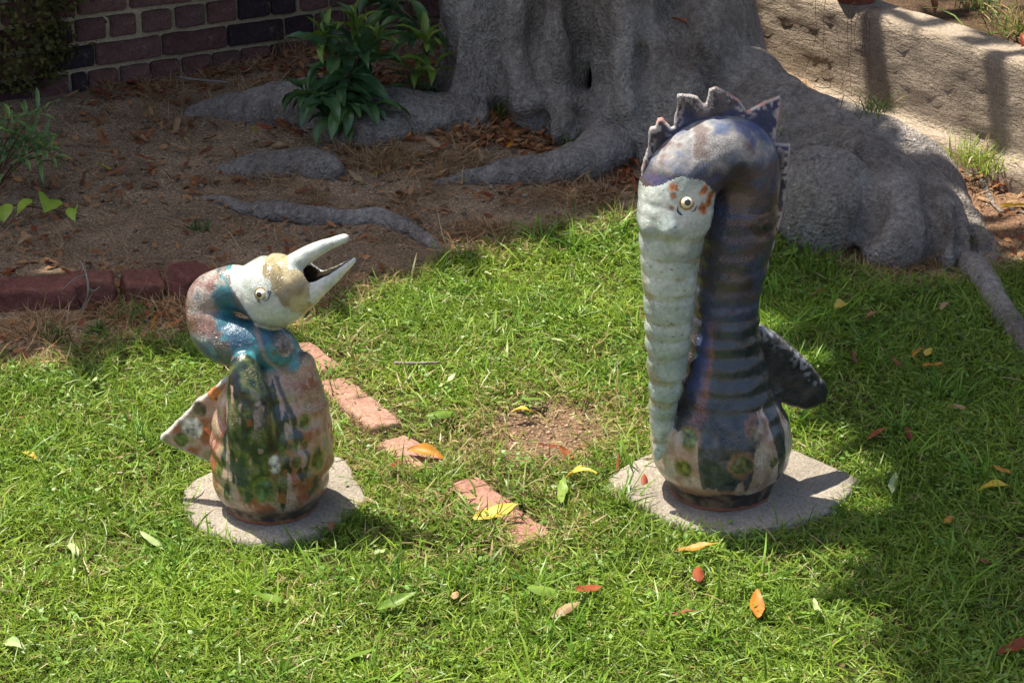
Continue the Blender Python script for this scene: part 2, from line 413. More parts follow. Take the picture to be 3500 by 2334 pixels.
gt = (fbm(P3(X, Y), 3.1, 4, 21) - .5)[..., None]; col = col * (1 + .7 * gt) + np.array([.03, .028, .02]) * np.clip(gt, 0, 1) * (1 - lm)
ground = tag(link('ground', grid_mesh('ground', np.stack([X, Y, Zg], -1), np.clip(col, 0, 1)), M['soil']), kind='structure')

# ------------------------------------------------------------------ stepping stones
def slab(name, Pg, label):
    c = Pg.mean(0); p2 = catmull(np.vstack([np.c_[Pg, np.zeros(len(Pg))], [[*Pg[0], 0]]]), 6)[:-1, :2] - c
    rings = []
    for s, z in ((1., -.05), (1.004, .006), (.997, .014), (.985, .019), (.96, TS)):
        rings.append(np.c_[p2 * s, np.full(len(p2), z)])
    for s in (.8, .6, .4, .2, .05): rings.append(np.c_[p2 * s, np.full(len(p2), TS)])
    A = np.stack(rings); A[:4, :, :2] += (np.stack([fbm(A[:4], 60, 3, 1), fbm(A[:4], 60, 3, 2)], -1) - .5) * .009
    A = np.concatenate([A, A[:, :1]], 1); me = grid_mesh(name, A[:, ::-1])
    bm = bmesh.new(); bm.from_mesh(me); bmesh.ops.remove_doubles(bm, verts=bm.verts, dist=1e-5)
    bmesh.ops.holes_fill(bm, edges=[e for e in bm.edges if e.is_boundary], sides=400); bmesh.ops.recalc_face_normals(bm, faces=bm.faces); bm.to_mesh(me); bm.free()
    o = link(name, me, M['slab']); o.location = (c[0], c[1], 0)
    return tag(o, label, 'stepping stone')
slab('stepping_stone', SLAB_T, 'flat grey concrete stepping stone under the tall ceramic long-snouted creature')
slab('stepping_stone', SLAB_S, 'flat grey concrete stepping stone under the shorter ceramic bird')

# ------------------------------------------------------------------ brick wall
WP = np.array([-1.341, 6.939, .08]); WD = np.array([.872, .489, 0]); WD /= np.linalg.norm(WD); WN = np.array([WD[1], -WD[0], 0])
def wall_s(u, v):                                     # u, v in source pixels -> along-wall position and height
    d = _F + np.array([1, 0, 0.]) * (u - 1750) / FPX + _U * (1167 - v) / FPX; C = np.array([0, 0, CAM_H])
    P = C + d * (((WP - C) @ WN) / (d @ WN)); return (P - WP) @ WD, P[2]
wall = empty('brick_wall', (WP[0], WP[1], 0), 'dark purple-brown brick wall with thick sandy mortar joints', 'wall')
wall.rotation_euler.z = math.atan2(WD[1], WD[0])
def rbox(name, sx, sy, sz, bev, wob, seed, cuts=3):
    bm = bmesh.new(); bmesh.ops.create_cube(bm, size=1); bmesh.ops.scale(bm, vec=(sx, sy, sz), verts=bm.verts)
    bmesh.ops.bevel(bm, geom=bm.edges[:], offset=bev, segments=2, affect='EDGES')
    if cuts: bmesh.ops.subdivide_edges(bm, edges=[e for e in bm.edges if e.calc_length() > .045], cuts=cuts, use_grid_fill=True)
    P = np.array([v.co for v in bm.verts])
    d = np.stack([fbm(P + seed * 3.1, 28, 3, seed + q) - .5 for q in (0, 40, 80)], -1) * wob
    for v, q in zip(bm.verts, d): v.co += Vector(q)
    me = bpy.data.meshes.new(name); bm.to_mesh(me); bm.free(); me.shade_smooth(); me.set_sharp_from_angle(angle=.7); return me
SD = .2
me = grid_mesh('mortar', np.stack(np.meshgrid(np.linspace(-1.3, 3.6, 220), [0.], np.linspace(-.15, 1.6, 90), indexing='ij'), -1)[:, 0])
V = np.array([v.co for v in me.vertices]); V[:, 1] += (fbm(V, 40, 4, 3) - .5) * .008; me.vertices.foreach_set('co', V.astype(np.float32).ravel())
mo = link('mortar', me, M['mortar'], wall)
bx_ = rbox('wall_core', 4.9, .2, 1.75, .003, 0, 1, 0); o = link('wall_core', bx_, M['mortar'], wall); o.location = (1.15, .112, .725)
row_px = {0: (500, 900, [(480, 572), (590, 777), (800, 995), (1010, 1190), (1215, 1410), (1425, 1600), (1618, 1795), (1815, 1990)]),
          1: (330, 900, [(300, 610), (632, 1070), (1090, 1505), (1525, 1890), (1912, 2090), (2110, 2290)]),
          2: (150, 900, [(500, 695), (725, 905), (945, 1140), (1175, 1355), (1390, 1565), (1590, 1797), (1815, 1970), (2010, 2180), (2205, 2390)]),
          3: (-20, 900, [(510, 830), (865, 1270), (1300, 1700), (1730, 2120), (2150, 2540)])}
zr = [wall_s(900 / 1.96, y / 1.96)[1] for y in (500, 330, 150, -20)]
pitch_ = (zr[3] - zr[0]) / 3; bh = pitch_ - .0165
cache = {}
def brick_at(s0, s1, z, dark, seed):
    L = round((s1 - s0) / .012) * .012; key = (L, seed % 4, dark)
    if key not in cache: cache[key] = rbox('brick', L, .03, bh, .004, .008, seed % 4 + int(L * 100)); cache[key].materials.append(M['brick_dark' if dark else 'brick'])
    o = link('brick', cache[key], None, wall, False); o.location = ((s0 + s1) / 2, -.004 + random.uniform(-.002, .002), z)
    o.rotation_euler = (random.uniform(-.01, .01), random.uniform(-.012, .012), 0)
nb = 0
for r in range(-1, 9):
    z = zr[0] + r * pitch_; spans = []
    if r in row_px:
        yc, xc, L = row_px[r]
        for a, b in L:
            sl = -.085
            spans.append((wall_s(a / 1.96, (yc + sl * (a - xc)) / 1.96)[0], wall_s(b / 1.96, (yc + sl * (b - xc)) / 1.96)[0]))
    else:
        w = .105 if r % 2 == 0 else .225; q = .03 * (r % 3)
        spans = [(q, q + w)]
    w = .105 if r % 2 == 0 else .225
    while spans[0][0] > -1.0: spans.insert(0, (spans[0][0] - .016 - w, spans[0][0] - .016))
    while spans[-1][1] < 2.6: spans.append((spans[-1][1] + .016, spans[-1][1] + .016 + w))
    for (a, b) in spans:
        dk = random.random() < .2
        mid = (a + b) / 2
        nb += 1
        if r in row_px:
            px = [i for i, t in enumerate(row_px[r][2]) if abs(wall_s((t[0] + t[1]) / 2 / 1.96, (row_px[r][0] - .085 * ((t[0] + t[1]) / 2 - 900)) / 1.96)[0] - mid) < .02]
            if px: dk = (r, px[0]) in {(1, 0), (1, 3), (1, 4), (2, 5), (2, 6), (3, 2), (0, 0)}
        brick_at(a, b, z, dk, nb)

# ------------------------------------------------------------------ concrete retaining wall, planter bed, pot
QA, QB = np.array([1.455, 6.262]), np.array([1.03, 6.887]); QD = (QB - QA) / np.linalg.norm(QB - QA); QN = np.array([-QD[1], QD[0]])
A0, A1 = QA - QD * 2.2, QB + QD * .95
def wall_prism(name, p, q, n, prof, seg=120):
    # profile (offset outward from the face line, z) swept along the line
    t = np.linspace(0, 1, seg); P = []
    pr = np.array(prof); d = np.r_[0, np.hypot(*np.diff(pr, axis=0).T).cumsum()]; tt = np.linspace(0, d[-1], 60)
    pr = np.c_[np.interp(tt, d, pr[:, 0]), np.interp(tt, d, pr[:, 1])]
    A = np.zeros((seg, len(pr), 3))
    for i, a in enumerate(t):
        b = p + (q - p) * a; A[i, :, :2] = b + np.outer(pr[:, 0], n); A[i, :, 2] = pr[:, 1]
    return A
A = wall_prism('cw', A0, A1, QN, [(.05, -.1), (.05, .055), (.0, .075), (.0, .335), (-.015, .352), (-.14, .352), (-.15, .34), (-.15, -.1)])
A[:, :, :2] += ((fbm(A * np.array([1, 1, 3.]), 16, 4, 4) - .5) * .016)[..., None] * QN; A[:, :, 2] += (fbm(A, 9, 3, 9) - .5) * .014
me = grid_mesh('retaining_wall', A[:, ::-1]); cwall = tag(link('retaining_wall', me, M['cwall']), 'low board-marked tan concrete retaining wall beyond the big root', 'wall')
# soil held behind it
n = 60; T_, U_ = np.meshgrid(np.linspace(0, 1, n), np.linspace(0, 1, 50), indexing='ij')
PX = (A0[None, None] + (A1 - A0)[None, None] * T_[..., None]) - QN * (.145 + 2.8 * U_[..., None])
PZ = .325 + (fbm(P3(PX[..., 0], PX[..., 1]), 8, 4, 2) - .5) * .05 + .06 * U_
PB = np.concatenate([PX, PZ[..., None]], -1); c = np.broadcast_to(np.array([.11, .075, .05]), PB.shape)
tag(link('planting_bed', grid_mesh('planting_bed', PB, c), M['soil']), kind='structure')
pot = empty('flower_pot', (0, 0, 0), 'terracotta flower pot standing on the concrete retaining wall', 'pot')
pc = W(1966, -2, 6.95); pc = np.array([pc[0], pc[1]]) - QN * .0
pot.location = (pc[0], pc[1], .352)
prof = [(0, 0), (.055, 0), (.060, .004), (.078, .11), (.09, .112), (.092, .14), (.084, .14), (.08, .115), (0, .112)]
a = np.linspace(0, 2 * np.pi, 33); A = np.stack([np.stack([r * np.cos(a), r * np.sin(a), np.full_like(a, z)], -1) for r, z in prof])
link('pot_body', grid_mesh('pot_body', A.transpose(1, 0, 2)), M['terracotta'], pot, False)
disc = np.stack([np.stack([r * np.cos(a), r * np.sin(a), .118 + 0 * a + .004 * np.cos(5 * a) * r / .08], -1) for r in (.0, .04, .081)])
link('potting_soil', grid_mesh('potting_soil', disc.transpose(1, 0, 2), np.full((33, 3, 3), .06)), M['soil'], pot)

# ------------------------------------------------------------------ fig tree: trunk, buttress, roots, limbs, crown
tree = empty('fig_tree', (.25, 7.0, .05), 'huge grey fig tree trunk with smooth buttress roots spreading over the ground', 'tree')
Fd = Field((-.75, 5.35, -.22), (1.6, 7.75, 1.35), .014)
def Wc(L):  # list of (x, y, Y, r)
    return np.array([W(a, b, c) for a, b, c, r in L]), np.array([r for *_, r in L])
def root(L, k=.05, n=6):
    p, r = Wc(L); q = catmull(np.c_[p, r], n); Fd.chain(q[:, :3], q[:, 3], k)
Fd.chain([(.28, 7.15, -.2), (.24, 7.12, .5), (.02, 7.3, 1.5)], [.46, .38, .31])
Fd.chain([(.12, 6.96, -.2), (.12, 6.98, .45), (.02, 7.2, 1.2)], [.30, .27, .25], .05)
root([(1090, -420, 6.95, .09), (1080, -60, 6.8, .085), (1085, 130, 6.74, .085), (1080, 250, 6.68, .10), (1075, 330, 6.6, .11)], .015)
root([(1040, 10, 6.86, .03), (1022, 120, 6.82, .035), (1000, 240, 6.76, .05), (960, 330, 6.72, .06)], .04)
root([(1110, 235, 6.6, .05), (1098, 310, 6.53, .06), (1090, 360, 6.5, .05)], .03)
root([(1215, -300, 6.85, .14), (1205, -40, 6.72, .13), (1205, 120, 6.66, .13), (1235, 235, 6.6, .12), (1250, 320, 6.52, .09)], .012)
root([(1330, -300, 6.85, .13), (1315, -40, 6.66, .13), (1290, 90, 6.6, .105), (1280, 190, 6.58, .10), (1300, 300, 6.55, .10)], .014)
root([(1460, -300, 6.8, .15), (1450, -60, 6.58, .14), (1435, 90, 6.52, .11), (1425, 210, 6.48, .105), (1410, 330, 6.43, .10)], .012)
root([(1610, -350, 6.8, .17), (1600, -40, 6.62, .15), (1590, 110, 6.5, .14), (1570, 230, 6.42, .14), (1540, 340, 6.34, .12)], .015)
Fd.ell(W(1345, 318, 6.42), (.075, .07, .075), .012)
root([(1292, 345, 6.4, .022), (1308, 300, 6.38, .022), (1340, 275, 6.37, .02), (1385, 285, 6.38, .02), (1410, 310, 6.38, .014)], .018)
root([(1600, -40, 6.75, .15), (1650, 150, 6.6, .14), (1735, 235, 6.45, .125), (1835, 300, 6.3, .12), (1950, 345, 6.2, .12), (2060, 385, 6.1, .115), (2125, 430, 6.02, .1), (2190, 500, 5.88, .07), (2250, 580, 5.72, .05), (2290, 650, 5.6, .02)], .06)
root([(1760, 330, 6.3, .16), (1860, 390, 6.15, .15), (2000, 430, 6.05, .13)], .08)
Fd.ell(W(1888, 468, 5.76), (.14, .14, .142), .006)
root([(1990, 395, 6.0, .10), (2045, 450, 5.86, .10), (2064, 520, 5.72, .10), (2058, 560, 5.66, .09)], .02)
root([(2110, 420, 5.94, .07), (2152, 480, 5.8, .065), (2175, 540, 5.68, .06), (2180, 590, 5.6, .045)], .014)
root([(2225, 560, 5.78, .045), (2245, 630, 5.62, .035), (2290, 700, 5.4, .03)], .02)
root([(1700, 300, 6.2, .1), (1760, 420, 6.05, .1), (1790, 530, 5.92, .05)], .06)
def surf(a, b):                                       # where the sight line first meets the wood
    for Yt in np.arange(5.4, 7.6, .006):
        p = W(a, b, Yt); i = np.round((p - Fd.lo) / Fd.res).astype(int)
        if (i >= 0).all() and (i < Fd.n).all() and Fd.F[tuple(i)] < 0: return p
    return W(a, b, 6.9)
def groove(L, k=.012, n=5):
    P = np.array([np.r_[surf(a, b), r * 1.5] for a, b, r in L]); q = catmull(P, n)
    T = Field(q[:, :3].min(0) - .14, q[:, :3].max(0) + .14, Fd.res); o = np.round((T.lo - Fd.lo) / Fd.res).astype(int); T.lo = Fd.lo + o * Fd.res
    T.chain(q[:, :3], q[:, 3], 0, .05)
    a = np.clip(o, 0, Fd.n); b = np.clip(o + T.n, 0, Fd.n); A = Fd.F[tuple(slice(x, y) for x, y in zip(a, b))]; d = T.F[tuple(slice(x - w, y - w) for x, y, w in zip(a, b, o))]
    h = np.clip(.5 - .5 * (A + d) / k, 0, 1); A[...] = A * (1 - h) - d * h + k * h * (1 - h)
def ridge(L, k=.02):
    P = np.array([np.r_[surf(a, b), r] for a, b, r in L]); q = catmull(P, 5); Fd.chain(q[:, :3], q[:, 3], k)
Fd.noise(.03, 5, 4, 1, .09)
for xs in ([(1078, -30), (1080, 60), (1078, 150), (1070, 240), (1060, 310)], [(1190, -30), (1182, 70), (1190, 160), (1215, 240)], [(1290, -30), (1282, 60), (1278, 140), (1290, 220), (1300, 300)], [(1440, -30), (1432, 70), (1430, 150), (1425, 240), (1400, 310)], [(1500, 100), (1490, 200), (1470, 300)]): ridge([(a, b, .045) for a, b in xs], .02)
ridge([(1082, 40, .02), (1062, 120, .018), (1040, 210, .016), (1012, 290, .014)]); ridge([(1125, 60, .03), (1118, 160, .03), (1112, 250, .03)]); ridge([(1160, 205, .02), (1125, 235, .02), (1090, 290, .022)])
ridge([(1200, 240, .03), (1260, 215, .03), (1330, 235, .03), (1400, 250, .02)], .04); ridge([(1420, 60, .04), (1425, 140, .04), (1440, 240, .04)], .04)
ridge([(1870, 330, .03), (1930, 322, .03), (1990, 345, .025)], .03); ridge([(1930, 300, .02), (1965, 310, .022), (1985, 335, .02)], .02)
groove([(1138, -10, .026), (1134, 80, .026), (1140, 160, .026), (1146, 230, .024), (1144, 310, .02)], .02)
groove([(1545, -20, .03), (1546, 40, .03), (1560, 90, .026), (1575, 150, .015)], .02)
groove([(1388, 60, .014), (1380, 120, .026), (1374, 180, .034), (1362, 225, .022), (1340, 255, .008)], .06)
groove([(1240, 20, .012), (1236, 90, .02), (1245, 150, .02), (1262, 200, .012)], .03); groove([(1310, -10, .01), (1318, 60, .018), (1330, 110, .012)], .03); groove([(1470, 120, .01), (1478, 200, .016), (1490, 280, .014)], .03)
groove([(1790, 420, .018), (1820, 374, .024), (1885, 354, .024), (1952, 370, .024), (1998, 410, .026), (2008, 465, .026), (1992, 530, .026)], .008)
groove([(2130, 425, .014), (2140, 480, .02), (2146, 540, .022), (2140, 600, .02)], .014); groove([(2205, 480, .012), (2212, 540, .016), (2216, 600, .016)], .014)
groove([(1296, 335, .012), (1306, 302, .013), (1340, 278, .013), (1382, 290, .012), (1398, 320, .01)], .008)
groove([(1100, 215, .01), (1070, 262, .013), (1035, 312, .012)], .012); groove([(1020, 60, .01), (1012, 150, .014), (1000, 220, .012)], .02); groove([(1860, 300, .006), (1930, 285, .012), (1975, 312, .01)], .012)
groove([(1600, 120, .008), (1640, 200, .014), (1700, 270, .012)], .03); groove([(1350, 300, .004), (1352, 340, .008)], .01)
Fd.noise(.009, 18, 4, 5, .05); Fd.noise(.0035, 55, 2, 9, .03)
V, Q = Fd.mesh(); V -= np.array(tree.location)
link('trunk', mesh_quads('trunk', V, Q), M['bark'], tree)
def surf_root(L, flat=.75, seed=0):
    p, r = Wc2(L); q = catmull(np.c_[p, r], 7); lo = (q[:, :3] - q[:, 3:]).min(0) - .03; hi = (q[:, :3] + q[:, 3:]).max(0) + .03
    f = Field(lo, hi, max(.006, q[:, 3].max() * .09)); f.chain(q[:, :3], q[:, 3]); f.noise(q[:, 3].max() * .22, 7 / q[:, 3].max() * .05 + 3, 4, seed, .04); f.noise(.003, 40, 2, seed, .02)
    V, Q = f.mesh(); link('root', mesh_quads('root', V - np.array(tree.location), Q), M['bark'], tree)
def Wc2(L):                                           # lying in the ground: (x, y, radius, how far the centre is sunk)
    P = []; rr = []
    for a, b, r, s in L:
        g = G(a, b, .05); g = G(a, b, float(zg(g[0], g[1])) + r - s); g[2] = float(zg(g[0], g[1])) + r - s; P.append(g); rr.append(r)
    return np.array(P), np.array(rr)
surf_root([(1060, 265, .07, .06), (980, 272, .08, .075), (860, 262, .11, .105), (720, 245, .11, .10), (620, 250, .085, .08), (530, 262, .06, .065), (450, 272, .035, .05)], seed=2)
surf_root([(768, 385, .035, .02), (735, 372, .05, .035), (700, 372, .055, .05), (640, 390, .06, .062), (580, 400, .05, .058), (520, 408, .03, .045)], seed=4)
surf_root([(1395, 338, .08, .05), (1330, 360, .064, .036), (1250, 378, .056, .03), (1170, 394, .046, .03), (1080, 412, .03, .025), (1000, 425, .014, .017)], seed=3)
surf_root([(900, 300, .06, .05), (830, 300, .08, .075), (740, 305, .06, .075)], seed=5)
surf_root([(470, 462, .012, .02), (520, 470, .017, .012), (570, 486, .022, .012), (640, 494, .032, .018), (720, 498, .031, .018), (790, 500, .026, .018), (860, 503, .027, .02), (920, 525, .024, .016), (975, 552, .02, .014), (1016, 572, .012, .012)], seed=6)
surf_root([(2225, 600, .035, .02), (2258, 645, .035, .016), (2290, 690, .034, .014), (2315, 735, .032, .018), (2351, 790, .03, .02), (2420, 880, .03, .03)], seed=7)
surf_root([(2240, 395, .012, .012), (2290, 468, .006, .001), (2330, 482, .006, .001), (2400, 505, .006, .004)], seed=8)
# limbs carrying the crown high above the picture
LIMBS = [[(.04, 7.28, 1.2), (-.2, 7.2, 2.2), (-.8, 7.1, 3.0), (-1.6, 7.1, 3.7), (-2.4, 7.2, 4.2)], [(.03, 7.3, 1.2), (.1, 7.9, 2.3), (.8, 8.3, 3.2), (2.0, 8.0, 4.0)], [(.0, 7.35, 1.2), (-.3, 7.8, 2.5), (-.3, 8.5, 3.6), (-.4, 9.2, 4.4)], [(.02, 7.25, 1.2), (-.1, 6.7, 2.6), (.4, 5.6, 3.6), (1.3, 4.8, 4.2)]]
for L in LIMBS:
    q = catmull(L, 8) - np.array(tree.location); link('limb', tube_mesh('limb', q, np.linspace(.26, .05, len(q)), 14, .06), M['bark'], tree)
# crown: leaves spread so that the tree throws its shade where the ground is shaded
kk = NT('fig_leaf'); cc = kk.attr(); M['crown'] = kk.fin(cc, .5, .3)
def crown_points(N):
    out = []
    while sum(map(len, out)) < N:
        g = np.c_[RNG.uniform(-4.6, 4.2, 40000), RNG.uniform(3.0, 10.5, 40000)]
        x, y = g.T
        dl = np.where(inside(LIT, x, y), -1, 1) * pdist(LIT, x, y) + (fbm(P3(x, y), 3.5, 3, 31) - .5) * .2
        d2 = np.where(inside(LIT2, x, y), -1, 1) * pdist(LIT2, x, y) + (fbm(P3(x, y), 6, 2, 33) - .5) * .1
        wl = np.abs((g - QA) @ QN); al = (g - QA) @ QD
        open3 = ((g - QA) @ QN < .5) & ((g - QA) @ QN > -1.1) & (al > -1.5) & (al < 1.6)
        pr = np.where((dl > .02) & (d2 > .0), .66, 0.); pr[open3] *= .06
        pr *= np.where(x - 4.0 > 0, .6, 1)
        side = (x > .6) & (y < 5.4); pr *= np.where(side, 1.5, 1.)
        keep = RNG.random(len(g)) < pr
        g = g[keep]; h = RNG.uniform(3.0, 5.2, len(g)) + .5 * fbm(P3(g[:, 0], g[:, 1]), .7, 2, 6)
        out.append(np.c_[g + h[:, None] * np.array([SUN.x, SUN.y]) / SUN.z, h])
    return np.vstack(out)[:N]
def leaf_cloud(P, L, Wd, colA, colB, tilt=1., droop=None):
    n = len(P); th = RNG.uniform(0, 2 * np.pi, n); ph = RNG.normal(0, .45, n) * tilt
    d = np.stack([np.cos(th) * np.cos(ph), np.sin(th) * np.cos(ph), np.sin(ph)], -1)
    up = RNG.normal(0, .5 * tilt, (n, 3)) + [0, 0, 1.]; s = np.cross(d, up); s /= np.linalg.norm(s, axis=1)[:, None]; nn = np.cross(s, d)
    l = (L * RNG.uniform(.65, 1.25, n))[:, None]; w = (Wd * RNG.uniform(.7, 1.2, n))[:, None]
    V = np.stack([P, P + d * l * .35 + s * w * .5 + nn * l * .04, P + d * l * .72 + s * w * .36, P + d * l - nn * l * .06, P + d * l * .72 - s * w * .36, P + d * l * .35 - s * w * .5 + nn * l * .04], 1)
    t = RNG.random((n, 1)); c = np.array(colA) * (1 - t) + np.array(colB) * t
    idx = np.arange(n)[:, None] * 6
    Q = np.concatenate([idx + [0, 1, 5, 5], idx], 1)
    loops = np.concatenate([idx + [0, 1, 5], idx + [1, 2, 4, 5], idx + [2, 3, 4]], 1); st = (np.arange(n)[:, None] * 10 + [0, 3, 7]).ravel()
    return V.reshape(-1, 3), loops.ravel(), st, np.repeat(c, 6, 0)
V, l_, s_, c = leaf_cloud(crown_points(36000), .24, .11, (.03, .07, .015), (.07, .12, .03))
tag(link('crown', mesh_np('crown', V - np.array(tree.location), l_, s_, c), M['crown'], tree), kind='stuff')

# ------------------------------------------------------------------ ceramic sculptures
C3 = lambda *c: np.array(c, float)
def lay(col, c, w): return col * (1 - w[:, None]) + np.asarray(c)[..., :3] * w[:, None]
def pick(V, org, a, b):                               # surface point of a sculpture seen at a picture position
    P = V + org - np.array([0, 0, CAM_H]); d = P @ _F
    u = (1750 + FPX * P[:, 0] / d) / S_; v = (1167 - FPX * (P @ _U) / d) / S_
    m = np.hypot(u - a, v - b); c = np.where(m < 6)[0]
    return V[c[np.argmin(d[c])]] if len(c) else V[np.argmin(m)]
def spot(V, col, c, r, color, rim=None, seed=0, warp=.9, sq=(1, 1, 1), soft=.12):
    d = np.linalg.norm((V - c) / np.array(sq), axis=1) / r + (fbm(V, 75, 4, seed) - .5) * warp
    if rim is not None: col = lay(col, rim, (1 - sstep(1.0, 1.0 + 3 * soft, d * .85)) * .85)
    mo_ = fbm(V, 110, 4, seed + 5)[:, None]
    return lay(col, np.asarray(color) * np.clip(-.9 + 3.8 * mo_, .15, 2.2), (1 - sstep(.9, .9 + 2 * soft, d)) * .95)
def mott(V, f, o, s, cols, pos):
    t = fbm(V, f, o, s); return np.stack([np.interp(t, pos, [c[i] for c in cols]) for i in range(3)], -1)
def fin_field(poly2, yf, th, res=.003, rnd=.004, seed=0, amp=.004):
    pg = np.array(poly2); lo = pg.min(0) - .02; hi = pg.max(0) + .02
    ys = [yf(x) for x in (lo[0], hi[0], 0)]; f = Field((lo[0], min(ys) - th - .03, lo[1]), (hi[0], max(ys) + th + .03, hi[1]), res)
    sl, (X, Y, Z) = f.sub(f.lo, f.lo + (f.n - 1) * res)
    XX, ZZ = np.meshgrid(X.ravel(), Z.ravel(), indexing='ij')
    d2 = np.where(inside(pg, XX, ZZ), -1, 1) * pdist(pg, XX, ZZ) + rnd
    q = np.maximum(d2, 0)[:, None, :]; w = np.abs(Y - np.vectorize(yf)(X)) - th + rnd; wq = np.maximum(w, 0)
    f.F[...] = np.sqrt(q ** 2 + wq ** 2) + np.minimum(np.maximum(d2[:, None, :], w), 0) - rnd
    f.noise(amp, 45, 3, seed, .02); return f
def eyeball(parent, c, nrm, r, org, look, pr, ring=True):
    nrm = np.array(nrm) / np.linalg.norm(nrm)
    bm = bmesh.new(); bmesh.ops.create_uvsphere(bm, u_segments=24, v_segments=16, radius=r); me = bpy.data.meshes.new('eye'); bm.to_mesh(me); bm.free()
    e = link('eye', me, M['eye'], parent); e.location = c
    lk = np.array(look) / np.linalg.norm(look); rot = Vector(lk).to_track_quat('Z', 'Y')
    bm = bmesh.new(); bmesh.ops.create_uvsphere(bm, u_segments=20, v_segments=10, radius=pr); bmesh.ops.scale(bm, vec=(1, 1, .4), verts=bm.verts)
    me = bpy.data.meshes.new('pupil'); bm.to_mesh(me); bm.free()
    p = link('pupil', me, M['pupil'], e); p.location = Vector(lk) * (r * .9); p.rotation_euler = rot.to_euler()
    if ring:
        a = np.linspace(0, 2 * np.pi, 29); rr = r * 1.08
        q = Vector(nrm).to_track_quat('Z', 'Y').to_matrix()
        pts = [np.array(q @ Vector((rr * math.cos(t), rr * math.sin(t), r * .12))) for t in a]
        link('eye_ring', tube_mesh('eye_ring', pts, r * .17, 8, .0012), M['ring'], e)
    return e
def ink(parent, V, org, pts, w):
    P = np.array([pick(V, org, *q) for q in pts]); P = catmull(P, 4); P[:, 1] -= .0006
    link('ink_stroke', tube_mesh('ink_stroke', P, np.interp(np.linspace(0, 1, len(P)), [0, .5, 1], [w * .3, w, w * .3]), 6), M['ink'], parent)

# ---- tall long-snouted creature
tall = empty('ceramic_creature', CT, 'tall glazed ceramic creature with long pale drooping snout and jagged crest', 'sculpture')
f = Field((-.25, -.2, -.004), (.18, .18, .86), .003)
zs = np.array([0, .012, .03, .05, .073, .113, .15, .173, .2, .222, .271, .32, .378, .416, .463, .51, .557, .62])
rs = np.array([.104, .107, .112, .128, .141, .146, .141, .134, .119, .106, .091, .079, .069, .067, .070, .072, .073, .073])
zz = np.linspace(0, .62, 260); rr = np.interp(zz, zs, rs)
rr += .0034 * np.sin(zz * 2 * np.pi / .037 + .8 * np.sin(zz * 30)) * sstep(.12, .2, zz) * (1 - .25 * sstep(.4, .5, zz))
f.lathe(zz, rr, np.interp(zz, [0, .3, .42, .6], [-.003, -.008, -.007, .013]))
TN = [(.012, 0, .57, .072), (.017, .002, .63, .073), (.02, .0, .685, .071), (.004, -.012, .732, .072), (-.04, -.032, .747, .072), (-.085, -.052, .728, .074), (-.112, -.066, .69, .076), (-.119, -.073, .645, .073), (-.125, -.076, .585, .062), (-.127, -.076, .495, .053), (-.125, -.072, .4, .0455), (-.126, -.07, .305, .0385), (-.133, -.073, .21, .0265), (-.137, -.078, .16, .016), (-.141, -.084, .112, .0065)]
q = catmull(TN, 12); arc = np.r_[0, np.linalg.norm(np.diff(q[:, :3], axis=0), axis=1).cumsum()]
sn = sstep(.33, .4, arc)
rad = q[:, 3] * (1 + sn * (.052 * np.sin(arc * 2 * np.pi / .046 + np.sin(arc * 40)) + .012 * np.sin(arc * 2 * np.pi / .019)))
f.chain(q[:, :3], rad, .012)
f.ell((-.172, -.115, .62), (.012, .012, .012), .02); f.ell((-.135, -.14, .625), (.013, .012, .012), .02)   # bumps below the crest
f.noise(.0035, 16, 3, 3, .03); f.noise(.0012, 60, 2, 9, .02)
V, Q = f.mesh(); x, y, z = V.T
D = ((V[:, None, :] - q[None, ::2, :3]) ** 2).sum(-1); near = np.argmin(D - (q[::2, 3] ** 2)[None], 1); av = arc[::2][near]
def chain_d(P, ch):
    d = np.full(len(P), 1e9)
    for i in range(len(ch) - 1):
        a, b = ch[i], ch[i + 1]; e = b[:3] - a[:3]; t = np.clip(((P - a[:3]) @ e) / (e @ e), 0, 1)
        d = np.minimum(d, np.linalg.norm(P - a[:3] - t[:, None] * e, axis=1) - (a[3] + (b[3] - a[3]) * t))
    return d
dsn = chain_d(V, np.c_[q[66:, :3], rad[66:]]); dbd = np.where(z < .60, np.hypot(x - np.interp(z, [0, .3, .42, .6], [-.003, -.008, -.007, .013]), y) - np.interp(z, zz, rr), 1.)
onhead = (dsn < .012) & (dsn < dbd) & (av > .21) & (x < -.045) & (z < np.interp(x, [-.2, -.15, -.11, -.085, -.06, -.045], [.695, .712, .730, .726, .706, .685]) + (fbm(V, 40, 3, 4) - .5) * .016)
th = np.arctan2(x + .005, -y)
n1 = fbm(V, 22, 4, 1); n2 = fbm(V, 60, 3, 2); n3 = fbm(V, 10, 4, 7)
SLATE, BLK, CREAM, BLUE, PURP, RUST, GREEN = C3(.030, .040, .050), C3(.010, .017, .022), C3(.56, .42, .33), C3(.085, .125, .34), C3(.125, .09, .115), C3(.33, .12, .07), C3(.075, .11, .025)
# neck: smoky purple, brown and blue clouds
col = mott(V, 20, 4, 12, [C3(.022, .019, .019), C3(.044, .036, .038), C3(.042, .044, .058), C3(.082, .068, .068)], [.3, .45, .58, .72])
col = lay(col, C3(.04, .06, .135), sstep(.50, .70, fbm(V * [.7, .7, 1.4], 17, 4, 51)) * .75 * sstep(.2, .3, z))
col = lay(col, C3(.10, .062, .04), sstep(.5, .7, fbm(V * [.7, .7, 1.5], 24, 4, 61)) * .4 * sstep(.4, .5, z))
col = lay(col, C3(.02, .10, .11), sstep(.72, .78, fbm(V, 60, 2, 71)) * .5)
col = lay(col, C3(.16, .115, .07), sstep(.9, 1.5, th + (n1 - .5)) * sstep(.4, .6, z) * .6)
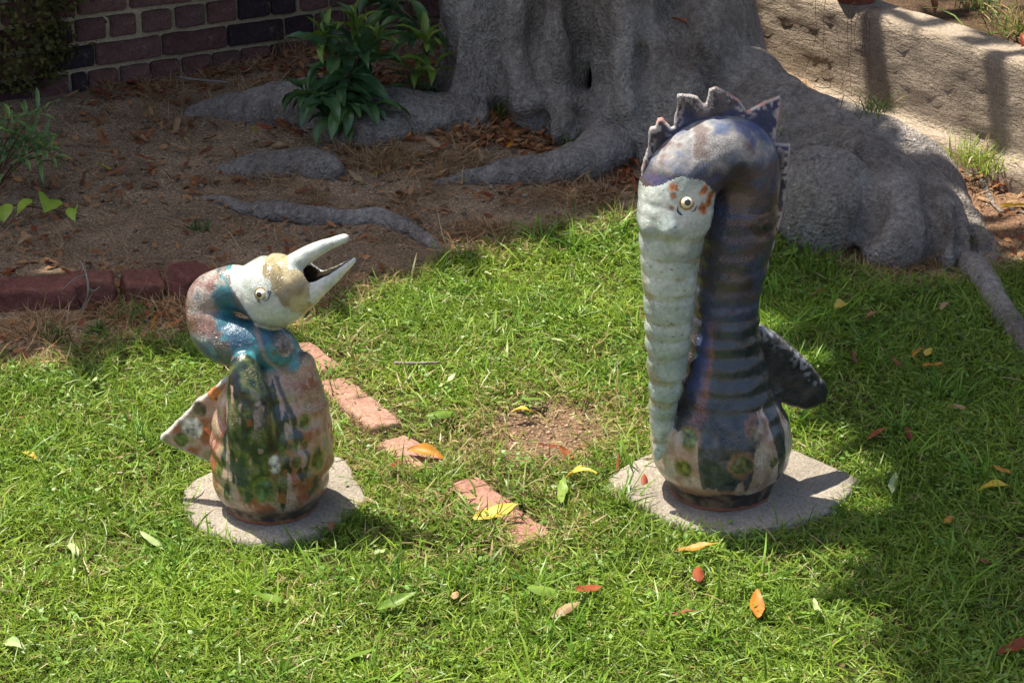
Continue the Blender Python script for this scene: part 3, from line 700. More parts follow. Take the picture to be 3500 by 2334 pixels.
# top of the arch: pale grey crust with blue
top = sstep(.715, .75, z + (n1 - .5) * .06)
col = lay(col, mott(V, 26, 4, 33, [C3(.07, .095, .17), C3(.17, .175, .19), C3(.27, .265, .265), C3(.15, .12, .115)], [.34, .46, .58, .7]), top)
col = lay(col, C3(.05, .075, .19), sstep(.60, .68, fbm(V, 19, 3, 83)) * top * .7)
col = lay(col, C3(.07, .075, .24), (1 - sstep(.0, .016, np.abs(z - .716) + (n1 - .42) * .06)) * (x < -.03) * .4)
# lower neck: dark slate glaze running down the front, black to the right, blue and red to the left
low = 1 - sstep(.36, .42, z + (n1 - .5) * .05)
col = lay(col, SLATE * (.6 + .8 * n2[:, None]), low * sstep(-.45, -.3, th + (n1 - .5) * .25))
col = lay(col, BLK, low * sstep(.25, .6, th + (n1 - .5) * .35))
col = lay(col, C3(.20, .085, .075), low * (1 - sstep(.09, .16, np.abs(th + .52 + (n2 - .5) * .2))) * .85)
col = lay(col, C3(.05, .075, .2), low * (1 - sstep(.1, .25, np.abs(th + .72 + (n1 - .5) * .5))) * sstep(.22, .27, z) * .7)
# belly: cream glaze where the dark drips end
drip = np.interp(th, [-3.2, -2, -1.2, -.75, -.45, -.34, -.2, 0, .2, .33, .38, .48, .6, .68, .78, .86, 1.0, 1.15, 1.3, 1.6, 2.2, 3.2],
                 [.16, .13, .15, .185, .19, .08, .055, .05, .052, .08, .13, .2, .23, .21, .17, .1, .08, .22, .2, .1, .15, .16])
drip = drip + (fbm(np.stack([th * .06, 0 * th, z * .15], -1), 90, 4, 8) - .5) * .11
be = 1 - sstep(-.004, .004, z - drip)
cream = mott(V, 30, 3, 44, [C3(.38, .24, .17), C3(.48, .36, .27), C3(.56, .47, .37)], [.35, .5, .66])
col = lay(col, cream, be)
st = sstep(.55, .62, fbm(np.stack([th * .1, 0 * th, z * .08], -1), 110, 3, 13)) * sstep(.05, .06, z) * (1 - sstep(.2, .26, z)) * (th > -.9)
col = lay(col, mott(V, 70, 3, 66, [C3(.012, .016, .02), C3(.05, .062, .07), C3(.10, .075, .06)], [.38, .55, .72]), (1 - be) * (1 - sstep(.16, .26, z)) * .6)
col = lay(col, C3(.17, .105, .07), st * .3 * be)
for (a, b, r, c, rim) in [(1578, 1003, .018, GREEN * 1.3, C3(.22, .13, .05)), (1565, 1078, .017, C3(.12, .13, .02), C3(.3, .2, .1)), (1743, 985, .02, C3(.12, .06, .03), C3(.2, .09, .05)), (1738, 1010, .017, C3(.10, .075, .03), None), (1706, 1076, .021, C3(.09, .10, .03), C3(.25, .12, .06)), (1783, 1063, .012, C3(.09, .1, .03), None)]:
    col = spot(V, col, pick(V, CT, a, b), r, c, rim, int(a))
crk = sstep(.5, .58, fbm(V, 25, 2, 19)) * be; col = lay(col, C3(.48, .43, .37), crk * .45)
foot = 1 - sstep(.044, .052, z + (n1 - .5) * .03)
col = lay(col, mott(V, 50, 4, 20, [C3(.018, .014, .012), C3(.05, .035, .026), C3(.16, .11, .07)], [.4, .55, .72]), foot)
col = lay(col, RUST, (1 - sstep(.006, .011, z + (n2 - .5) * .012)) * .9)
col = lay(col, C3(.36, .19, .10), (1 - sstep(.0, .01, np.abs(z - .05) + (n1 - .6) * .03)) * (fbm(V, 14, 2, 5) > .5) * .7)
# head and snout: pale celadon with ochre lines in the grooves
hc = mott(V, 18, 4, 22, [C3(.29, .35, .315), C3(.40, .46, .42), C3(.50, .545, .505)], [.35, .5, .66])
groove = .5 - .5 * np.sin(av * 2 * np.pi / .046 + np.sin(av * 40))
hc = lay(hc, C3(.27, .24, .12), sstep(.72, 1., groove) * sstep(.45, .65, fbm(V, 28, 3, 3)) * (z < .63) * .75)
hc = lay(hc, C3(.32, .28, .16), sstep(.6, .72, n3) * .6)
for (a, b, r) in [(1546, 436, .007), (1541, 452, .005), (1538, 482, .004), (1622, 440, .007), (1634, 455, .008), (1618, 480, .009), (1630, 470, .006)]:
    hc = spot(V, hc, pick(V, CT, a, b), r, C3(.34, .11, .035), None, int(a + b), 2.2, soft=.5)
hc = lay(hc, C3(.05, .045, .035), sstep(.90, .93, vnoise(V, 150, 77)) * .8)
hc = lay(hc, C3(.16, .14, .10), (1 - sstep(.16, .24, z + (n1 - .5) * .1)) * sstep(.45, .65, n2) * .6)
fm = onhead[Q].sum(1) >= 3
gloss = 1 - .95 * sstep(.66, .72, z + (n1 - .5) * .05) * (1 - .0 * x); gloss *= 1 - .6 * foot; col = np.c_[col, np.clip(gloss, 0, 1)]; hc = np.c_[hc, np.ones(len(hc))]
for nm, mask, cc, mt in (('body', ~fm, col, 'glaze'), ('head', fm, hc, 'glaze_white')):
    u_, q_ = split(V, Q, mask); link(nm, mesh_quads(nm, V[u_], q_, cc[u_]), M[mt], tall)
EP = pick(V, CT, 1578, 470); en = np.array([.25, -1, .25]); EP = EP + np.array([.0, .004, -.001])
eyeball(tall, EP, en, .0125, CT, (.12, -1, .3), .0062)
ink(tall, V, CT, [(1556, 480), (1559, 490), (1566, 495)], .0022); ink(tall, V, CT, [(1560, 492), (1566, 497), (1570, 497)], .0018); ink(tall, V, CT, [(1602, 476), (1599, 485), (1593, 490)], .0014); ink(tall, V, CT, [(1592, 478), (1588, 484)], .0012)
yf = lambda xx: -.018 + .28 * xx
CR = [(-.186, .645), (-.186, .70), (-.178, .735), (-.173, .772), (-.169, .785), (-.16, .787), (-.158, .803), (-.148, .805), (-.139, .794), (-.131, .785), (-.124, .788), (-.120, .845), (-.118, .85), (-.095, .849), (-.08, .845), (-.069, .83), (-.062, .832), (-.058, .862), (-.045, .867), (-.027, .861), (.0, .842), (.019, .817), (.05, .835), (.083, .848), (.087, .838), (.082, .80), (.079, .752), (.109, .75), (.106, .70), (.108, .677), (.103, .63), (.09, .56), (.07, .48), (.05, .5), (.05, .66), (.02, .72), (-.06, .745), (-.13, .70), (-.15, .645)]
CR = [(a, b - .3 * yf(a)) for a, b in CR]
f = fin_field(CR, yf, .0085, .0028, .005, 5, .0045); Vc, Qc = f.mesh()
edge = pdist(np.array(CR), Vc[:, 0], Vc[:, 2])
cc = mott(Vc, 30, 4, 2, [C3(.035, .035, .045), C3(.08, .075, .08), C3(.13, .12, .125)], [.35, .52, .7])
cc = lay(cc, C3(.032, .046, .11), sstep(.58, .66, fbm(Vc, 16, 3, 6)) * .8)
lum = sstep(.45, .55, vnoise(Vc, 150, 3)) * (1 - sstep(.004, .02, edge)); cc = lay(cc, C3(.42, .39, .38), np.maximum(lum, 1 - sstep(.001, .005, edge)) * .85)
cc = lay(cc, C3(.42, .18, .15), (1 - sstep(.001, .005, edge)) * sstep(.62, .68, vnoise(Vc, 60, 9)) * .8)
link('crest', mesh_quads('crest', Vc, Qc, np.c_[cc, np.full(len(cc), .15)]), M['glaze_rough'], tall)
yt = lambda xx: .01 + .42 * xx
TL = [(.03, .33), (.072, .352), (.105, .325), (.157, .275), (.196, .226), (.221, .192), (.226, .178), (.219, .155), (.2, .146), (.175, .146), (.135, .163), (.1, .19), (.05, .22)]
f = fin_field([(a, b) for a, b in TL], yt, .016, .0032, .011, 8, .003); Vc, Qc = f.mesh()
cc = mott(Vc, 26, 4, 12, [C3(.014, .014, .018), C3(.035, .033, .038), C3(.085, .06, .052)], [.38, .55, .74])
ed = pdist(np.array(TL), Vc[:, 0], Vc[:, 2])
cc = lay(cc, C3(.33, .34, .36), (1 - sstep(.008, .03, ed)) * sstep(.5, .6, vnoise(Vc, 130, 4)) * (Vc[:, 2] > .2 - .0) * .7)
link('tail_fin', mesh_quads('tail_fin', Vc, Qc, cc), M['glaze'], tall)

# ---- shorter bird with an open beak
bird = empty('ceramic_bird', CS, 'shorter glazed ceramic bird with looped teal neck and open white beak', 'sculpture')
f = Field((-.19, -.19, -.004), (.22, .17, .65), .003)
zs = [0, .01, .02, .035, .057, .107, .156, .205, .254, .302, .335, .36]
rs = [.094, .096, .100, .112, .119, .122, .119, .111, .097, .078, .056, .03]
zz = np.linspace(0, .36, 160); rr = np.interp(zz, zs, rs) + .0023 * np.sin(zz * 2 * np.pi / .045) * sstep(.05, .1, zz)
f.lathe(zz, rr, np.interp(zz, [0, .2, .36], [-.004, -.003, .012]))
f.chain(catmull([(-.036, -.088, .350), (-.032, -.098, .30), (-.026, -.098, .235), (-.022, -.07, .15), (-.02, -.045, .08)], 8), np.interp(np.linspace(0, 1, 33), [0, .25, .5, .75, 1], [.026, .040, .05, .062, .06]), .006)
f.chain([(.075, -.03, .33), (.085, -.02, .22), (.09, -.01, .12)], [.02, .028, .025], .04)
NK = [(.018, -.004, .305, .040), (.024, -.012, .338, .046), (-.006, -.028, .366, .048), (-.05, -.034, .372, .048), (-.092, -.022, .384, .050), (-.110, .0, .420, .046), (-.106, .006, .455, .046), (-.072, .004, .474, .043), (-.035, -.004, .474, .046), (-.012, -.008, .474, .054)]
q = catmull(NK, 10); f.chain(q[:50, :3], q[:50, 3], .008); f.chain(q[48:, :3], q[48:, 3], .004)
f.chain([(.0, -.008, .473), (.02, -.01, .475), (.056, -.016, .491), (.085, -.022, .50)], [.060, .073, .056, .033], .005)
f.noise(.003, 17, 3, 6, .03)
def carve(pts, rad, k=.006):
    T = Field(f.lo, f.lo + (f.n - 1) * f.res, f.res); T.chain(pts, rad, 0, .02); h = np.clip(.5 - .5 * (f.F + T.F) / k, 0, 1); f.F[...] = f.F * (1 - h) - T.F * h + k * h * (1 - h)
ub = catmull([(.045, -.024, .523, .022), (.075, -.027, .547, .0185), (.118, -.032, .574, .0135), (.164, -.036, .594, .0085)], 8); f.chain(ub[:, :3], ub[:, 3], .008)
lb = catmull([(.06, -.026, .462, .034), (.095, -.03, .486, .0265), (.135, -.035, .516, .0175), (.178, -.04, .549, .0065)], 8); f.chain(lb[:, :3], lb[:, 3], .01)
carve([(.052, -.03, .503), (.085, -.032, .512), (.125, -.036, .530), (.174, -.040, .5565)], [.013, .0195, .0145, .0045], .004)
f.noise(.001, 60, 2, 3, .02)
V, Q = f.mesh(); x, y, z = V.T; n1 = fbm(V, 22, 4, 1); n2 = fbm(V, 60, 3, 2); th = np.arctan2(x + .004, -y)
D = ((V[:, None, :] - q[None, :, :3]) ** 2).sum(-1) - (q[:, 3] ** 2)[None]; near = np.argmin(D, 1); dn = D[np.arange(len(V)), near]; tn = near / (len(q) - 1)
PINK, TEAL, DKG = C3(.58, .36, .30), C3(.035, .20, .25), C3(.03, .05, .03)
body = mott(V, 26, 4, 5, [C3(.26, .085, .04), C3(.32, .155, .11), C3(.40, .26, .195), C3(.28, .22, .12)], [.38, .46, .56, .66])
body = lay(body, C3(.26, .15, .04), sstep(.55, .66, fbm(V, 16, 3, 8)) * (1 - sstep(.1, .18, z)) * .8)
# dark green and blue glaze over the ridge, ending in drips
ln = fbm(np.stack([th * .06, 0 * th, z * .1], -1), 110, 3, 8) - .5
dz = np.interp(th, [-3.2, -1.5, -1.15, -.9, -.8, -.6, -.5, -.35, -.1, .1, .3, .5, .62, .72, .8, .95, 1.05, 1.2, 1.35, 1.6, 3.2], [.4, .4, .36, .28, .06, .06, .1, .065, .06, .11, .06, .14, .07, .12, .07, .1, .3, .32, .4, .4, .4])
edge_ = z - (dz + ln * .10)
slant = th - np.interp(z, [.05, .15, .25, .32, .36], [.95, .85, .6, .3, .2]) + (fbm(V, 18, 3, 14) - .5) * .5
slantl = th + np.interp(z, [.05, .15, .25, .36], [.95, .85, .8, .9]) + (fbm(V, 20, 3, 15) - .5) * .3
dg = sstep(-.004, .005, edge_) * (1 - sstep(-.03, .03, slant)) * sstep(-.03, .03, slantl)
dark = mott(V * [1, 1, .6], 60, 4, 23, [C3(.006, .008, .010), C3(.018, .032, .010), C3(.03, .055, .035), C3(.10, .125, .02), C3(.17, .15, .10)], [.36, .45, .54, .63, .72])
dark = lay(dark, C3(.025, .045, .065), sstep(.54, .62, fbm(V, 22, 3, 18)) * .7)
body = lay(body, dark, dg)
bl = sstep(.54, .60, fbm(np.stack([th * .12, 0 * th, z * .35], -1), 60, 3, 36)) * (z < .26) * (z > .06) * (th > -.5) * (th < .9)
body = lay(body, C3(.30, .10, .025), bl * .75 * sstep(.5, .6, n1))
body = lay(body, C3(.40, .28, .23), sstep(.63, .65, fbm(np.stack([th * .1, 0 * th, z * .25], -1), 75, 3, 56)) * (z < .32) * .85)
band = (1 - sstep(.035, .07, np.abs(th - np.interp(z, [.06, .12, .2, .3, .36], [1.0, .9, .66, .42, .3])) + (n2 - .5) * .1)) * (z < .37) * (z > .07); body = lay(body, C3(.035, .038, .036), band * .9)
for (a, b, r, c, rim) in [(704, 969, .012, GREEN, C3(.3, .2, .1)), (707, 1019, .007, C3(.09, .06, .02), C3(.3, .14, .08)), (684, 1064, .010, C3(.07, .075, .02), C3(.32, .15, .08)), (733, 1058, .017, GREEN, C3(.34, .2, .06)), (608, 1130, .018, C3(.06, .12, .05), C3(.14, .15, .03)), (498, 1075, .014, GREEN, None), (666, 985, .006, C3(.35, .26, .25), None)]:
    body = spot(V, body, pick(V, CS, a, b), r, c, rim, int(a), sq=(1, 1, 1.3))
body = spot(V, body, pick(V, CS, 636, 1068), .015, C3(.48, .46, .42), C3(.2, .1, .04), 4, sq=(.75, .8, 1.5))
body = spot(V, body, pick(V, CS, 600, 955), .014, C3(.22, .17, .16), None, 5, sq=(.8, .8, 2.2))
body = lay(body, mott(V, 40, 4, 9, [C3(.035, .026, .018), C3(.09, .062, .035), C3(.27, .19, .13)], [.38, .53, .7]), 1 - sstep(.03, .052, z + (n1 - .5) * .045))
body = lay(body, C3(.36, .12, .06), 1 - sstep(.005, .011, z + (n2 - .5) * .01))
neck = mott(V, 24, 4, 29, [C3(.025, .11, .15), C3(.035, .18, .215), C3(.06, .24, .25), C3(.22, .19, .165)], [.36, .48, .58, .7])
neck = lay(neck, C3(.015, .055, .12), sstep(.55, .65, fbm(V, 20, 3, 30)) * .7 * (z < .42))
pk = sstep(.5, .62, 1 - np.abs(x + .13) / .09 + (n1 - .5) * .9) * sstep(.36, .42, z)
neck = lay(neck, mott(V, 34, 4, 31, [C3(.12, .06, .04), C3(.23, .135, .115), C3(.30, .26, .23), C3(.06, .11, .13)], [.36, .48, .6, .72]), pk)
neck = lay(neck, C3(.38, .36, .33), sstep(.6, .68, fbm(V, 38, 3, 47)) * sstep(.48, .50, z) * .8)
neck = spot(V, neck, pick(V, CS, 660, 790), .024, C3(.22, .19, .17), None, 15, 1.2)
neck = lay(neck, C3(.12, .075, .05), sstep(.58, .68, fbm(V, 26, 3, 57)) * .7)
nb_ = sstep(-.0012, .0002, dn)                     # crease where the neck meets body
neck = lay(neck, C3(.30, .2, .1), (1 - sstep(.0, .012, z - .318 + (n1 - .5) * .02)) * .8)
hd = mott(V, 18, 4, 41, [C3(.32, .365, .33), C3(.42, .465, .43), C3(.50, .525, .49)], [.36, .5, .64])
ax_ = (x - .02) * .82 + (z - .47) * .57
hd = lay(hd, mott(V, 28, 4, 61, [C3(.19, .145, .06), C3(.33, .26, .125), C3(.42, .36, .21)], [.38, .5, .64]), sstep(.024, .030, ax_ + (n1 - .5) * .06) * (1 - sstep(.085, .10, ax_)) * .9)
hd = lay(hd, C3(.27, .255, .13), (1 - sstep(.40, .435, z + (n1 - .5) * .04)) * .5)
hd = lay(hd, C3(.13, .11, .06), sstep(.90, .93, vnoise(V, 150, 7)) * .7)
bw = mott(V, 30, 3, 42, [C3(.38, .43, .40), C3(.48, .525, .49), C3(.55, .57, .54)], [.36, .5, .64])
def near_chain(P, ch):
    d = np.full(len(P), 1e9)
    for i in range(len(ch) - 1):
        a, b = ch[i], ch[i + 1]; e = b[:3] - a[:3]; t = np.clip(((P - a[:3]) @ e) / (e @ e), 0, 1)
        d = np.minimum(d, np.linalg.norm(P - a[:3] - t[:, None] * e, axis=1) - (a[3] + (b[3] - a[3]) * t))
    return d
up_m = (near_chain(V, ub) < .004) & (x > .052) & (z > .505 + .35 * (x - .052)); lo_m = (near_chain(V, lb) < .003) & (x > .072) & ~up_m & (ax_ > .06)
cv = np.array([(.052, -.03, .503, .013), (.085, -.032, .512, .0195), (.125, -.036, .530, .0145), (.174, -.040, .5565, .0045)])
mouth = near_chain(V, cv) < .0012
lw = bw.copy(); lw = lay(lw, C3(.30, .285, .15), (1 - sstep(.07, .10, x)) * .8)
for c_ in (lw, hd, bw): c_[mouth] = C3(.035, .026, .014)
hline = ax_ + .052 + (n1 - .5) * .006 + .25 * np.clip(.45 - z, 0, .1)
hm = (hline > 0) & (z > .388) & (x > -.06) & (np.linalg.norm((V - [.025, -.01, .476]) * [1, 1, .9], axis=1) < .11) & ~((z < .42) & (np.linalg.norm(V - [.02, -.01, .475], axis=1) > .079))
nm_ = ((dn < .0015) & (z > .318)) & ~hm
neck = lay(neck, C3(.30, .2, .17), (1 - sstep(.0, .006, np.abs(hline))) * .8)
cls = np.where(up_m, 3, np.where(lo_m, 4, np.where(hm, 2, np.where(nm_, 1, 0))))
fc = np.sort(cls[Q], axis=1)[:, 2]
for i, (nm, cc, mt) in enumerate((('body', body, 'glaze'), ('neck', neck, 'glaze'), ('head', hd, 'glaze_white'), ('upper_beak', bw, 'glaze_white'), ('lower_beak', lw, 'glaze_white'))):
    u_, q_ = split(V, Q, fc == i); link(nm, mesh_quads(nm, V[u_], q_, cc[u_]), M[mt], bird)
EP = pick(V, CS, 597, 671) + np.array([0, .0035, 0])
eyeball(bird, EP, (-.15, -1, .3), .0105, CS, (-.33, -1, .18), .0056)
ink(bird, V, CS, [(612, 664), (617, 671), (618, 680), (614, 690), (604, 697)], .0013); ink(bird, V, CS, [(586, 686), (589, 693), (592, 698)], .0012); ink(bird, V, CS, [(610, 678), (613, 674), (613, 670)], .001)
yt = lambda xx: -.005 - .22 * xx
TL = [(-.06, .30), (-.095, .272), (-.15, .222), (-.2, .165), (-.230, .135), (-.233, .125), (-.222, .117), (-.17, .10), (-.125, .082), (-.06, .08)]
f = fin_field(TL, yt, .0085, .003, .006, 3, .004); Vc, Qc = f.mesh(); ed = pdist(np.array(TL), Vc[:, 0], Vc[:, 2])
cc = mott(Vc, 30, 4, 15, [C3(.29, .10, .055), C3(.38, .21, .16), C3(.42, .30, .24), C3(.3, .23, .13)], [.36, .48, .6, .72])
cc = lay(cc, C3(.45, .46, .41), (1 - sstep(.002, .008, ed)) * .9)
for (a, b, r, c) in [(410, 1012, .015, GREEN), (452, 942, .016, C3(.10, .075, .05)), (488, 985, .009, C3(.09, .13, .07)), (486, 905, .016, C3(.4, .13, .04)), (480, 1000, .012, C3(.5, .13, .06))]:
    cc = spot(Vc, cc, pick(Vc, CS, a, b), r, c, None, int(a), .7)
cc = spot(Vc, cc, pick(Vc, CS, 438, 985), .022, C3(.46, .44, .40), None, 3, 1.1)
link('tail_fin', mesh_quads('tail_fin', Vc, Qc, cc), M['glaze'], bird)

# ------------------------------------------------------------------ brick edging in the lawn
def edging(name, label, items, mat, seed):
    c0 = G(*items[0][:2]); e = empty(name, (c0[0], c0[1], 0), label, 'edging')
    for i, (a, b, L, dr, tilt, zt) in enumerate(items):
        g = G(a, b); wd = .049 if mat == 'edging_old' else .041; f = Field((-L / 2 - .02, -.07, -.06), (L / 2 + .02, .07, .06), .005); sl, (X_, Y_, Z_) = f.sub(f.lo, f.lo + (f.n - 1) * f.res)
        w_ = .012; qx, qy, qz = np.abs(X_) - L / 2 + w_, np.abs(Y_) - wd + w_, np.abs(Z_) - .0375 + w_
        f.F[...] = np.sqrt(np.maximum(qx, 0) ** 2 + np.maximum(qy, 0) ** 2 + np.maximum(qz, 0) ** 2) + np.minimum(np.maximum(qx, np.maximum(qy, qz)), 0) - w_
        f.noise(.009, 17, 4, seed + i * 3, .04); V_, Q_ = f.mesh(); me = mesh_quads('brick', V_, Q_); me.shade_smooth(); me.materials.append(M[mat])
        o = link('brick', me, None, e, False); o.location = (g[0] - c0[0], g[1] - c0[1], zt - .0375); o.rotation_euler = (tilt, tilt * .7, dr)
    return e
d1 = G(440, 672) - G(0, 690); r1 = math.atan2(d1[1], d1[0]); d2 = G(1215, 1225) - G(715, 835); r2 = math.atan2(d2[1], d2[0])
e1 = edging('brick_edging', 'short row of old red edging bricks between bare dirt and lawn', [(70, 700, .235, r1, .02, .062), (218, 688, .112, r1 + .05, -.03, .068), (330, 680, .10, r1 + .2, .12, .058), (438, 678, .10, r1 + .7, .22, .075), (-190, 706, .2, r1, 0, .06)], 'edging_old', 3)
e2 = edging('brick_edging', 'diagonal line of sunken pink bricks crossing the sunlit lawn', [(716, 828, .17, r2 + .04, .02, .014), (790, 902, .13, r2 - .03, -.03, .012), (852, 960, .17, r2 - .02, -.05, .02), (942, 1046, .16, r2 + .1, .03, .014), (1106, 1152, .17, r2 + .05, .02, .016), (1192, 1214, .14, r2 + .04, -.03, .010)], 'edging', 9)
BR = [(G(a, b)[:2], L, dr) for a, b, L, dr in [(716, 828, .17, r2), (790, 902, .13, r2), (852, 960, .17, r2), (942, 1046, .16, r2), (1106, 1152, .17, r2), (1192, 1214, .14, r2), (70, 700, .235, r1), (218, 688, .11, r1), (330, 680, .1, r1), (438, 678, .1, r1)]]
def on_brick(x, y, m=0.):
    r = np.zeros(np.shape(x), bool)
    for c, L, a in BR:
        u = (x - c[0]) * math.cos(a) + (y - c[1]) * math.sin(a); v = -(x - c[0]) * math.sin(a) + (y - c[1]) * math.cos(a)
        r |= (np.abs(u) < L / 2 + m) & (np.abs(v) < .049 + m)
    return r

# ------------------------------------------------------------------ grass, straw, pebbles
def blades(P, L, Wd, e0, bend, az, col, tipc=1.15, basec=.75):
    n = len(P); t = np.array([0, .36, .7, 1.]); k = 4
    e = e0[:, None] - bend[:, None] * t[None]; dh = np.cos(e); dv = np.sin(e)
    seg = np.diff(t)[None] * L[:, None]
    h = np.c_[np.zeros(n), np.cumsum(seg * (dh[:, 1:] + dh[:, :-1]) / 2, 1)]; v = np.c_[np.zeros(n), np.cumsum(seg * (dv[:, 1:] + dv[:, :-1]) / 2, 1)]
    az2 = az[:, None] + RNG.normal(0, .25, n)[:, None] * t[None]
    C = np.stack([P[:, 0:1] + h * np.cos(az2), P[:, 1:2] + h * np.sin(az2), P[:, 2:3] + v], -1)
    tw = RNG.normal(0, .7, n)
    s = np.stack([-np.sin(az) * np.cos(tw), np.cos(az) * np.cos(tw), np.sin(tw)], -1)
    w = np.array([.75, 1., .72, 0])[None, :, None] * Wd[:, None, None] * .5
    A = C - s[:, None] * w; B = C + s[:, None] * w
    V = np.stack([A[:, 0], B[:, 0], A[:, 1], B[:, 1], A[:, 2], B[:, 2], C[:, 3]], 1)
    i = np.arange(n)[:, None] * 7
    loops = np.concatenate([i + [0, 1, 3, 2], i + [2, 3, 5, 4], i + [4, 5, 6]], 1).ravel(); st = (np.arange(n)[:, None] * 11 + [0, 4, 8]).ravel()
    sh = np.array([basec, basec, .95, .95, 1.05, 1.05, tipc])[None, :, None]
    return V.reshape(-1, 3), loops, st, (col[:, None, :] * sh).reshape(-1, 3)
def merge(parts):
    V = []; Lp = []; S = []; C = []; vo = lo = 0
    for v, l, s, c in parts: V.append(v); Lp.append(l + vo); S.append(s + lo); C.append(c); vo += len(v); lo += len(l)
    return np.vstack(V), np.concatenate(Lp), np.concatenate(S), np.vstack(C)
def frame_w(x, y, m=.12): return np.abs(x) < .2295 * (y * math.cos(PITCH) + 2.15 * math.sin(PITCH)) + m
def lawn_pts(N, edge=.0, soft=.06):
    out = []; tot = 0
    while tot < N:
        x = RNG.uniform(-2.0, 2.0, 60000); y = RNG.uniform(3.0, 6.3, 60000)
        p = np.where(frame_w(x, y, .1) & (y > 3.38), 1., .22)
        s = lawn_in(x, y); p *= sstep(-soft, soft, s - edge)
        p *= .45 + .9 * sstep(.35, .6, fbm(P3(x, y), 6, 3, 17))
        bdx = np.hypot(x - BARE[0], (y - BARE[1]) * .8) + (fbm(P3(x, y), 9, 3, 2) - .5) * .12; p *= .05 + .95 * sstep(.07, .2, bdx)
        dry = sstep(.9, 1.15, x) * sstep(5.3, 5.6, y); p *= 1 - .75 * dry
        for Sg in (SLAB_T, SLAB_S): p *= ~(inside(Sg, x, y) & (pdist(Sg, x, y) > .012 * (fbm(P3(x, y), 30, 2, 3))))
        p *= np.where(on_brick(x, y, .0), np.where(fbm(P3(x, y), 22, 2, 7) > .55, .22, .03), 1.)
        k_ = RNG.random(len(x)) < p; out.append(np.c_[x, y][k_]); tot += k_.sum()
    g = np.vstack(out)[:N]; return np.c_[g, zg(g[:, 0], g[:, 1])]
def gcol(P, dryp):
    n = len(P); t = RNG.random((n, 1)); pn = fbm(P * [1, 1, 0], 4, 3, 71)[:, None]
    c = C3(.085, .175, .012) * (1 - t) + C3(.27, .385, .05) * t
    c = c * (.7 + .6 * pn) + C3(.05, .03, .0) * np.clip(pn - .45, 0, 1)
    nearb = np.min([pdist(np.array([b[0] - [.05, .05], b[0] + [.05, -.02]]), P[:, 0], P[:, 1], False) for b in BR[:6]], 0)
    dp = dryp + .35 * (1 - sstep(.05, .2, nearb)) + .5 * (1 - sstep(.12, .32, np.hypot(P[:, 0] - BARE[0], P[:, 1] - BARE[1]))) * 1. + .12 * (fbm(P * [1, 1, 0], 5, 3, 81) > .62) + .5 * (1 - sstep(.0, .12, lawn_in(P[:, 0], P[:, 1])))
    d = RNG.random(n) < dp; dc = C3(.30, .22, .085) * (1 - t) + C3(.44, .36, .17) * t
    c[d] = dc[d]; return c
parts = []
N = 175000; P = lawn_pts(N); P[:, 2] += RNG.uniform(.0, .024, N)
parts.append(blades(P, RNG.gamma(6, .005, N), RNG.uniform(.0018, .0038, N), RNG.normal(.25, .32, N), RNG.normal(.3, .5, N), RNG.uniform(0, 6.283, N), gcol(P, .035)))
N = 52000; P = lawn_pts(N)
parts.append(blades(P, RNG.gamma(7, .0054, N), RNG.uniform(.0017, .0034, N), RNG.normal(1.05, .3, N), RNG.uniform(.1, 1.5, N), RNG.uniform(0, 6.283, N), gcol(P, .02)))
N = 2200; P = lawn_pts(N, .02)
parts.append(blades(P, RNG.uniform(.07, .12, N), RNG.uniform(.003, .0055, N), RNG.normal(.95, .35, N), RNG.uniform(.2, 1.5, N), RNG.uniform(0, 6.283, N), gcol(P, .0) * C3(.8, .85, .8)))
Cc = lawn_pts(130, .03); P = np.repeat(Cc, 26, 0); N = len(P); P[:, :2] += RNG.normal(0, .012, (N, 2))       # spiky clumps
parts.append(blades(P, RNG.uniform(.05, .12, N), RNG.uniform(.003, .006, N), RNG.normal(.8, .35, N), RNG.uniform(.1, 1.2, N), RNG.uniform(0, 6.283, N), gcol(P, .0) * C3(.8, 1, .9)))
Cc = lawn_pts(420, .0); P = np.repeat(Cc, 16, 0); P[:, :2] += RNG.normal(0, .02, (len(P), 2)); P[:, 2] += RNG.uniform(.004, .035, len(P))
parts.append(leaf_cloud(P, .012, .009, (.09, .19, .03), (.2, .36, .07), .8))                                         # tiny weeds in the turf
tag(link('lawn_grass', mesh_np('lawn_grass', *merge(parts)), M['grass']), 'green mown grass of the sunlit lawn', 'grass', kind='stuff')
# dry straw on the dirt
def dirt_pts(N, f):
    out = []; tot = 0
    while tot < N:
        x = RNG.uniform(-2.1, 1.9, 40000); y = RNG.uniform(4.7, 7.6, 40000)
        p = f(x, y) * (lawn_in(x, y) < .02) * frame_w(x, y, .2) * (((P3(x, y)[:, :2] - QA) @ QN) > .02) * (((np.c_[x, y] - WP[:2]) @ WN[:2]) > .02)
        k_ = RNG.random(len(x)) < p; out.append(np.c_[x, y][k_]); tot += k_.sum()
    g = np.vstack(out)[:N]; return np.c_[g, zg(g[:, 0], g[:, 1])]
BL = [(900, 425, .42, 1), (700, 440, .28, .7), (560, 250, .4, .8), (1010, 330, .3, .9), (350, 250, .35, .5), (1150, 350, .3, .6), (300, 690, .3, .8), (430, 730, .2, .9), (740, 690, .15, .9), (1150, 545, .3, .8), (1350, 480, .25, .8), (2100, 600, .3, .9), (1950, 590, .2, .8), (120, 760, .3, .6), (640, 150, .2, 1), (1900, 380, .1, .6)]
BLG = [(G(a, b)[:2], r, w) for a, b, r, w in BL]
def straw_d(x, y):
    p = np.full(np.shape(x), .015)
    for c, r, w in BLG: p = np.maximum(p, w * np.exp(-((x - c[0]) ** 2 + (y - c[1]) ** 2) / (r * .5) ** 2))
    return p * sstep(.42, .58, fbm(P3(x, y), 9, 3, 91)) + .008
